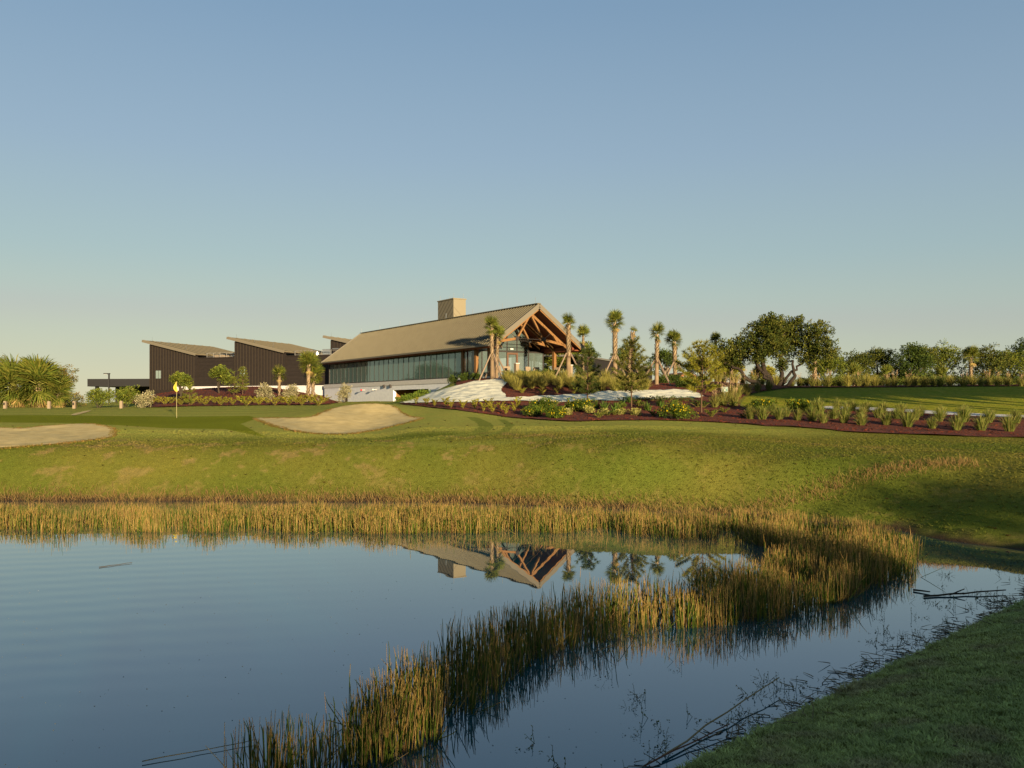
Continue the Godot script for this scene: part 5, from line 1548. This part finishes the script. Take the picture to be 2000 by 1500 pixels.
func wings() -> void:
	var o := thing("dark_wing_block", "dark ribbed wing block with three tan saw-tooth roofs", "building", Vector3(-20.7, 0, -98.0), -0.354)
	var deep := 13.0
	# each wing: left and right ends along the wall, its height left and right, its set-back
	for q in [[-25.3, -18.2, 10.75, 9.15, 0.0], [-12.7, -5.7, 10.8, 9.2, 0.0], [-3.1, 4.5, 11.1, 9.4, -5.5]]:
		var a: float = q[0]
		var b: float = q[1]
		var z: float = q[4]
		var n := 17
		var w := (b - a) / n
		for k in n:
			var xm := a + w * (k + 0.5)
			var h := lerpf(q[2], q[3], (k + 0.5) / n)
			block("wall_panel", M.siding, o, Vector3(xm, (3.6 + h) * 0.5, z - 0.1), Vector3(w - 0.03, h - 3.6, 0.16))
			block("seam", M.seam, o, Vector3(a + w * k, (5.0 + h) * 0.5 + (0.04 if k > 0 else -0.05), z + 0.01), Vector3(0.035, h - 5.05, 0.06))
		block("backing", M.frame, o, Vector3((a + b) * 0.5, 6.3, z - 0.25), Vector3(b - a - 0.02, 5.4, 0.1))
		block("side_wall", M.siding, o, Vector3(a + 0.06, (3.6 + q[2]) * 0.5 - 0.1, z - deep * 0.5 - 0.3), Vector3(0.12, q[2] - 3.9, deep))
		# shed roof, overhanging to the left
		var fall: float = (q[2] - q[3]) / (b - a)
		var tilt := -atan(fall)
		var x0 := a - 0.85
		var x1 := b + 0.1
		var xm := (x0 + x1) * 0.5
		var ym: float = q[2] - fall * (xm - a) + 0.2
		var roof := Node3D.new()
		roof.name = "roof"
		o.add_child(roof, true)
		block("roof_sheet", M.wing_roof, roof, Vector3(xm, ym, z - deep * 0.5 + 0.35), Vector3((x1 - x0) / cos(tilt), 0.12, deep), Vector3(0, 0, tilt))
		block("soffit", M.siding, roof, Vector3(xm + 0.1, ym - 0.14, z - deep * 0.5 + 0.3), Vector3((x1 - x0) / cos(tilt) - 0.3, 0.14, deep - 0.2), Vector3(0, 0, tilt))
		block("fascia", M.fascia, roof, Vector3(xm, ym - 0.06, z + 0.38), Vector3((x1 - x0) / cos(tilt) + 0.02, 0.28, 0.06), Vector3(0, 0, tilt))
		for k in 9:
			block("roof_seam", M.wing_roof, roof, Vector3(xm, ym + 0.085, z + 0.2 - k * 1.5), Vector3((x1 - x0) / cos(tilt) - 0.1, 0.05, 0.03), Vector3(0, 0, tilt))
		for k in 3:
			var xr := x0 + 0.3 + k * 2.6
			timber("lightning_rod", M.steel, roof, Vector3(xr, q[2] - fall * (xr - a) + 0.25, z - 1.0), Vector3(xr, q[2] - fall * (xr - a) + 0.75, z - 1.0), 0.02, 0.02)
	# link walls with parapets and plant on their roofs
	for q in [[-18.2, -12.7], [-5.7, 1.0]]:
		for k in 12:
			block("cladding_course", M.siding, o, Vector3((q[0] + q[1]) * 0.5, 3.85 + k * 0.43, -0.3), Vector3(q[1] - q[0] - 0.02, 0.42, 0.2))
		block("parapet_cap", M.siding, o, Vector3((q[0] + q[1]) * 0.5, 8.86, -0.28), Vector3(q[1] - q[0], 0.12, 0.34))
		block("flat_roof", M.concrete, o, Vector3((q[0] + q[1]) * 0.5, 8.3, -6.5), Vector3(q[1] - q[0], 0.2, 12.0))
		var rail := Node3D.new()
		rail.name = "roof_railing"
		o.add_child(rail, true)
		var np := 6
		for k in np:
			var x := lerpf(q[0] + 0.5, q[1] - 0.2, k / float(np - 1))
			timber("post", M.rail, rail, Vector3(x, 8.4, -1.2), Vector3(x, 9.5, -1.2), 0.04, 0.04)
		for y in [9.05, 9.5]:
			timber("rail", M.rail, rail, Vector3(q[0] + 0.5, y, -1.2), Vector3(q[1] - 0.2, y, -1.2), 0.03, 0.03)
	block("back_wall", M.siding, o, Vector3(-9.0, 6.0, -13.0), Vector3(33.0, 5.0, 0.3))
	# small windows in the dark walls
	for q in [[-23.9, 6.95, 0.75, 0.95], [-11.5, 7.15, 0.6, 1.05]]:
		var w := Node3D.new()
		w.name = "window"
		o.add_child(w, true)
		block("frame", M.frame, w, Vector3(q[0], q[1], 0.03), Vector3(q[2] + 0.12, q[3] + 0.12, 0.12))
		block("pane", M.glass_solid, w, Vector3(q[0], q[1], 0.1), Vector3(q[2], q[3], 0.02))
		block("mullion", M.frame, w, Vector3(q[0] + 0.05, q[1], 0.115), Vector3(0.04, q[3], 0.03))
	# pale plinth below the walls
	block("plinth", M.white, o, Vector3(-10.4, 4.7, 0.25), Vector3(21.0, 1.5, 0.4))
	block("entry_glass", M.glass_solid, o, Vector3(-21.8, 4.1, 0.0), Vector3(6.6, 0.9, 0.06))
	# roof plant: each stands on a flat roof
	var basis_ := o.transform
	var plant := [[-16.6, 8.4, -2.6, 1.5, 0.8, "white framed air unit on the left flat roof"], [-14.6, 8.4, -2.6, 0.9, 0.95, "dark boxy air unit on the left flat roof"], [-13.3, 8.4, -2.8, 0.8, 1.05, "grey cabinet air unit against the middle wing"], [-1.6, 8.4, -2.6, 1.0, 1.15, "silver air unit next to the main roof"], [-0.4, 8.4, -2.6, 0.7, 1.2, "dark-topped air unit closest to the main roof"]]
	for k in plant.size():
		var q: Array = plant[k]
		var u := thing("roof_air_unit", q[5], "air unit", basis_ * Vector3(q[0], q[1], q[2]), -0.354, "air units on the flat roofs")
		block("casing", [M.tan, M.frame, M.steel, M.steel, M.frame][k], u, Vector3(0, q[4] * 0.5 + 0.1, 0), Vector3(q[3], q[4], 0.9))
		block("top_plate", M.steel, u, Vector3(0, q[4] + 0.13, 0), Vector3(q[3] + 0.06, 0.06, 0.96))
		for x in [-0.3, 0.3]:
			block("foot", M.frame, u, Vector3(x * q[3], 0.05, 0), Vector3(0.1, 0.1, 0.8))
		for j in 4:
			block("louver", M.frame if k != 1 else M.steel, u, Vector3(0, 0.25 + j * q[4] * 0.2, 0.46), Vector3(q[3] * 0.8, 0.05, 0.03))
	var fan := thing("roof_exhaust", "shiny round exhaust cowl on the middle flat roof", "vent", basis_ * Vector3(-3.0, 8.4, -2.4), 0.0)
	var fg := Geo.new()
	fg.tube(PackedVector3Array([Vector3(0, 0, 0), Vector3(0, 0.35, 0), Vector3(0, 0.36, 0), Vector3(0, 0.5, 0), Vector3(0, 0.8, 0), Vector3(0, 1.0, 0)]), PackedFloat32Array([0.26, 0.26, 0.3, 0.5, 0.42, 0.3]), 18)
	geo("cowl", fg, M.steel, fan)
	block("curb", M.steel, fan, Vector3(0, 0.05, 0), Vector3(0.7, 0.12, 0.7))
	# low black porte-cochere at the left end
	var p := thing("entry_canopy", "low flat black entry canopy left of the dark wing", "canopy", Vector3(-50.0, 0, -113.0), -0.1)
	block("roof_slab", M.black, p, Vector3(1.5, 6.05, 0), Vector3(9.5, 0.95, 7.0))
	block("back_wall", M.black, p, Vector3(1.5, 4.4, -2.8), Vector3(9.3, 2.6, 0.2))  # black sheet added to give the shade under the canopy
	for x in [-2.5, 2.0, 5.5]:
		block("post", M.tan if x > 0 else M.black, p, Vector3(x, 4.4, 2.6), Vector3(0.35, 2.6, 0.35))
	# low open pavilion on the right
	var v := thing("open_pavilion", "long low open pavilion with grey roof right of the gable", "pavilion", Vector3(4.2, 0, -79.5), 0.0)
	var A := Vector3(-0.4, 7.75, 0)
	var B := Vector3(10.6, 7.75, -27.0)
	var dir := (B - A).normalized()
	var out := dir.cross(Vector3.UP).normalized()
	timber("roof", M.dim_roof, v, A, B, 5.0, 0.16)
	timber("fascia", M.siding, v, A - out * 2.53 + Vector3.DOWN * 0.15, B - out * 2.53 + Vector3.DOWN * 0.15, 0.08, 0.45)
	timber("back_wall", M.siding, v, A + out * 2.3 + Vector3.DOWN * 1.3, B + out * 2.3 + Vector3.DOWN * 1.3, 0.15, 2.5)
	for k in 8:
		var at := A.lerp(B, (k + 0.3) / 8.0) - out * 2.3
		block("post", M.frame, v, at + Vector3.DOWN * 1.25, Vector3(0.16, 2.5, 0.16))
		timber("roof_beam", M.frame, v, at + Vector3.DOWN * 0.2, at + out * 4.6 + Vector3.DOWN * 0.2, 0.12, 0.24)
	block("counter", M.tan, v, Vector3(8.0, 5.9, -19.5), Vector3(3.0, 1.0, 0.6), Vector3(0, 1.18, 0))
	# distant house with a tiled roof
	var h := thing("tiled_house", "distant white house with orange tiled roof behind the palms", "house", Vector3(26.6, -0.9, -140.0), 0.25)
	block("wall", M.white, h, Vector3(0, 5.0, 0), Vector3(9.0, 4.4, 7.0))
	for s in [-1.0, 1.0]:
		var t := Node3D.new()
		t.name = "roof_slope"
		h.add_child(t, true)
		for k in 9:
			block("tile_course", M.tile, t, Vector3(s * (0.3 + k * 0.6), 9.0 - k * 0.27, 0), Vector3(0.72, 0.3, 8.2), Vector3(0, 0, -s * 0.4))
	var gg := Geo.new()
	gg.tri(Vector3(-4.5, 7.2, 3.5), Vector3(0, 9.0, 3.5), Vector3(4.5, 7.2, 3.5))
	geo("gable", gg, M.white, h)
	block("chimney", M.tan, h, Vector3(-2.0, 9.3, 0), Vector3(0.7, 1.6, 0.7))


func lone_things() -> void:
	# flagstick
	var at := on(Vector2(-19.65, -51.0))
	var f := thing("golf_flag", "yellow flag hanging on a thin pale pole in the putting green", "flag", at)
	var p := Geo.new()
	p.tube(PackedVector3Array([Vector3(0, -0.1, 0), Vector3(0, 1.0, 0), Vector3(0.005, 2.13, 0)]), PackedFloat32Array([0.016, 0.015, 0.011]), 10)
	geo("pole", p, M.pole, f)
	var c := Geo.new()
	var nx := 8
	var ny := 10
	var base := []
	for j in ny + 1:
		var t := j / float(ny)
		var left := -0.17 * sin(PI * pow(t, 1.3)) * (1.0 if t < 0.95 else 0.6) - 0.01
		var right := 0.05 * smoothstep(0.35, 0.9, t)
		for i in nx + 1:
			var s := i / float(nx)
			c.corner(Vector3(lerpf(left, right, s), 2.12 - 0.6 * t, 0.03 + 0.035 * sin(s * 9.0 + t * 2.0) * (0.3 + t)), Vector3(0.5 * -cos(s * 9.0 + t * 2.0), 0.1, 1.0).normalized())
	for j in ny:
		for i in nx:
			var k := j * (nx + 1) + i
			c.face(k, k + 1, k + nx + 2)
			c.face(k, k + nx + 2, k + nx + 1)
	geo("flag_cloth", c, M.yellow, f)
	# direction sign
	var s := thing("direction_sign", "small green sign with white arrow and pale lettering line", "sign", on(Vector2(13.0, -53.2), -0.1))
	block("board", M.sign, s, Vector3(0, 1.0, 0), Vector3(0.37, 0.29, 0.03))
	for q in [[0, 0.145, 0.38, 0.014], [0, -0.145, 0.38, 0.014], [-0.185, 0, 0.014, 0.29], [0.185, 0, 0.014, 0.29]]:
		block("border", M.concrete, s, Vector3(q[0], 1.0 + q[1], 0.016), Vector3(q[2], q[3], 0.012))
	var a := Geo.new()
	var zz := 0.019
	a.tri(Vector3(-0.06, 0.955, zz), Vector3(-0.005, 1.0, zz), Vector3(-0.005, 0.91, zz))
	a.quad(Vector3(-0.005, 0.975, zz), Vector3(0.06, 0.975, zz), Vector3(0.06, 0.935, zz), Vector3(-0.005, 0.935, zz))
	geo("arrow", a, M.white, s)
	for u in [[-0.11, 0.05], [-0.055, 0.03], [0.0, 0.02], [0.04, 0.045], [0.09, 0.03], [0.13, 0.025]]:
		block("lettering", M.concrete, s, Vector3(u[0], 1.075, 0.019), Vector3(u[1], 0.034, 0.006))
	block("stake", M.frame, s, Vector3(0, 0.45, -0.02), Vector3(0.05, 0.95, 0.03))
	# marker posts by the cart path
	var posts := [[10, "at the far left edge"], [96, "against the palmetto skirts"], [145, "with a dark lamp face, right of the palmettos"], [237, "in front of the tall shrub"]]
	for k in posts.size():
		var x: float = (posts[k][0] - 1000.0) / 1700.0 * 68.0
		var b := thing("marker_post", "short pale concrete post " + posts[k][1], "post", on(Vector2(x, -68.0), -0.05), 0.0, "short posts along the path")
		block("shaft", M.tan, b, Vector3(0, 0.28, 0), Vector3(0.2, 0.62, 0.2))
		block("chamfered_top", M.tan, b, Vector3(0, 0.6, 0), Vector3(0.16, 0.06, 0.16))
		if k != 1 and k != 3:
			block("lamp_face", M.frame, b, Vector3(-0.02, 0.42, 0.11), Vector3(0.12, 0.2, 0.03))
	var lp := thing("street_lamp", "black street lamp with a flat head left of the canopy", "lamp", on(Vector2(-42.6, -92.0), -0.1))
	timber("mast", M.black, lp, Vector3(0, 0, 0), Vector3(0, 3.4, 0), 0.13, 0.13)
	block("head", M.black, lp, Vector3(-0.22, 3.36, 0), Vector3(0.6, 0.09, 0.3))
	block("lens", M.white, lp, Vector3(-0.32, 3.3, 0), Vector3(0.3, 0.03, 0.2))
	# logs and sticks afloat
	var sticks := [[Vector3(7.05, 0.02, -14.9), Vector3(8.65, 0.05, -15.25), 0.018, "long dark branch floating in the inlet at the right"], [Vector3(7.1, 0.02, -15.4), Vector3(7.3, 0.03, -15.2), 0.018, "short dark log floating beside the reed bend"], [Vector3(7.55, 0.02, -15.0), Vector3(7.85, 0.1, -15.1), 0.014, "thin slanted stick leaning on the floating branch"], [Vector3(-8.35, 0.012, -17.6), Vector3(-7.9, 0.014, -18.1), 0.008, "thin stalk floating alone on the open water at left"], [Vector3(1.4, 0.03, -8.1), Vector3(3.1, 0.13, -10.1), 0.01, "long pale broken cane lying across the near shore"], [Vector3(1.2, 0.02, -7.9), Vector3(2.2, 0.07, -8.8), 0.009, "reddish cane lying beside the pale one at the shore"], [Vector3(-3.4, 0.02, -8.0), Vector3(-2.5, 0.03, -8.5), 0.005, "bent stalks floating left of the near reeds"], [Vector3(5.5, 0.02, -11.6), Vector3(5.95, 0.03, -11.5), 0.014, "small dark stick floating off the near bank"]]
	for k in sticks.size():
		rng.seed = 600 + k
		var q: Array = sticks[k]
		var g := Geo.new()
		bough(g, q[0], q[1], q[2], q[2] * 0.6, 0.0, [Color(0.06, 0.045, 0.03), Color(0.06, 0.045, 0.03), Color(0.06, 0.045, 0.03), Color(0.09, 0.07, 0.05), Color(0.36, 0.25, 0.11), Color(0.2, 0.09, 0.05), Color(0.16, 0.14, 0.07), Color(0.06, 0.045, 0.03)][k], 0.006)
		tag(geo("floating_stick", g, M.bark), q[3], "stick", "sticks and canes at the water")
	# bubbles on the near water
	rng.seed = 31
	var bm := SphereMesh.new()
	bm.radius = 0.007
	bm.height = 0.007
	bm.radial_segments = 10
	bm.rings = 5
	bm.is_hemisphere = true
	var where := []
	var tints := []
	for k in 380:
		var d := 7.5 + pow(rng.randf(), 1.5) * 11.0
		where.append(Transform3D(Basis.from_scale(Vector3(1, 0.7, 1) * rng.randf_range(0.4, 1.3)), Vector3(rng.randf_range(-d * 0.6, 1.5), 0.0, -d)))
		tints.append(Color(1, 1, 1))
	many("foam_bubbles", bm, M.bubble, where, tints, "scattered tiny bubbles on the open water", "bubbles")


func air_and_light() -> void:
	var cam := Camera3D.new()
	cam.name = "camera"
	cam.projection = Camera3D.PROJECTION_FRUSTUM
	cam.near = 0.1
	cam.far = 4000.0
	cam.size = 2.0 * 0.1 * 750.0 / 1700.0
	cam.frustum_offset = Vector2(0, 0.1 * 40.0 / 1700.0)
	cam.position = Vector3(0, EYE, 0)
	add_child(cam)
	cam.current = true
	# sky by height, with a warm veil low on the side away from the sun
	var w := 512
	var h := 256
	var im := Image.create(w, h, false, Image.FORMAT_RGBF)
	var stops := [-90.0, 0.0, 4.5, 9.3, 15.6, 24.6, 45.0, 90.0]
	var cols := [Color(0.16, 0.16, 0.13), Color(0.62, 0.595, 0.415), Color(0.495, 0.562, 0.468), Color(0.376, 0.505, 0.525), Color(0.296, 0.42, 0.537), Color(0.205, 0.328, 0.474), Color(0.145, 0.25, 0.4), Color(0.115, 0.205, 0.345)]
	for j in h:
		var el := 90.0 - (j + 0.5) / h * 180.0
		var k := 0
		while k < stops.size() - 2 and stops[k + 1] < el:
			k += 1
		var base: Color = cols[k].lerp(cols[k + 1], clampf((el - stops[k]) / (stops[k + 1] - stops[k]), 0, 1))
		var low := exp(-maxf(el, 0.0) / 7.0)
		for i in w:
			var az := (i + 0.5) / w * TAU
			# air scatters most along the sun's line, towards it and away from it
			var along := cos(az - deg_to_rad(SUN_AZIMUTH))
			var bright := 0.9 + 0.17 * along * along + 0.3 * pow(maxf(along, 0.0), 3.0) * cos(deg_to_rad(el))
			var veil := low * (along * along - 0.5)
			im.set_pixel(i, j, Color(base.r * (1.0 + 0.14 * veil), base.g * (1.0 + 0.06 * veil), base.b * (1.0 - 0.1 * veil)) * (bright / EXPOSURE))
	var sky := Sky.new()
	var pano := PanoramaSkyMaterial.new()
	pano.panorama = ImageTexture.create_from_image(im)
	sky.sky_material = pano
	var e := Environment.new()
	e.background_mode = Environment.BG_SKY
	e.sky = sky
	e.tonemap_mode = Environment.TONE_MAPPER_LINEAR
	e.tonemap_exposure = EXPOSURE
	e.sdfgi_enabled = true
	e.ssao_enabled = true
	e.ssil_enabled = true
	var we := WorldEnvironment.new()
	we.name = "environment"
	we.environment = e
	add_child(we)
	var sun := DirectionalLight3D.new()
	sun.name = "sun"
	sun.light_energy = 1.6
	sun.light_color = Color(1.0, 0.79, 0.5).linear_to_srgb()
	sun.light_angular_distance = 0.5
	sun.shadow_enabled = true
	add_child(sun)
	sun.look_at_from_position(Vector3(0.39, 0.14, 0.92) * 100.0, Vector3.ZERO)


const EXPOSURE := 2.8
const SUN_AZIMUTH := 157.0


func _ready() -> void:
	low_noise.frequency = 0.13
	low_noise.seed = 5
	mid_noise.frequency = 0.7
	mid_noise.seed = 8
	fine_noise.frequency = 3.2
	fine_noise.seed = 11
	air_and_light()
	materials()
	M.glass_solid = paint(Color(0.3, 0.38, 0.36), 0.03, 0.5, 0.6)
	land()
	clubhouse()
	wings()
	planting()
	near_trees()
	wetland()
	grass_cover()
	lone_things()
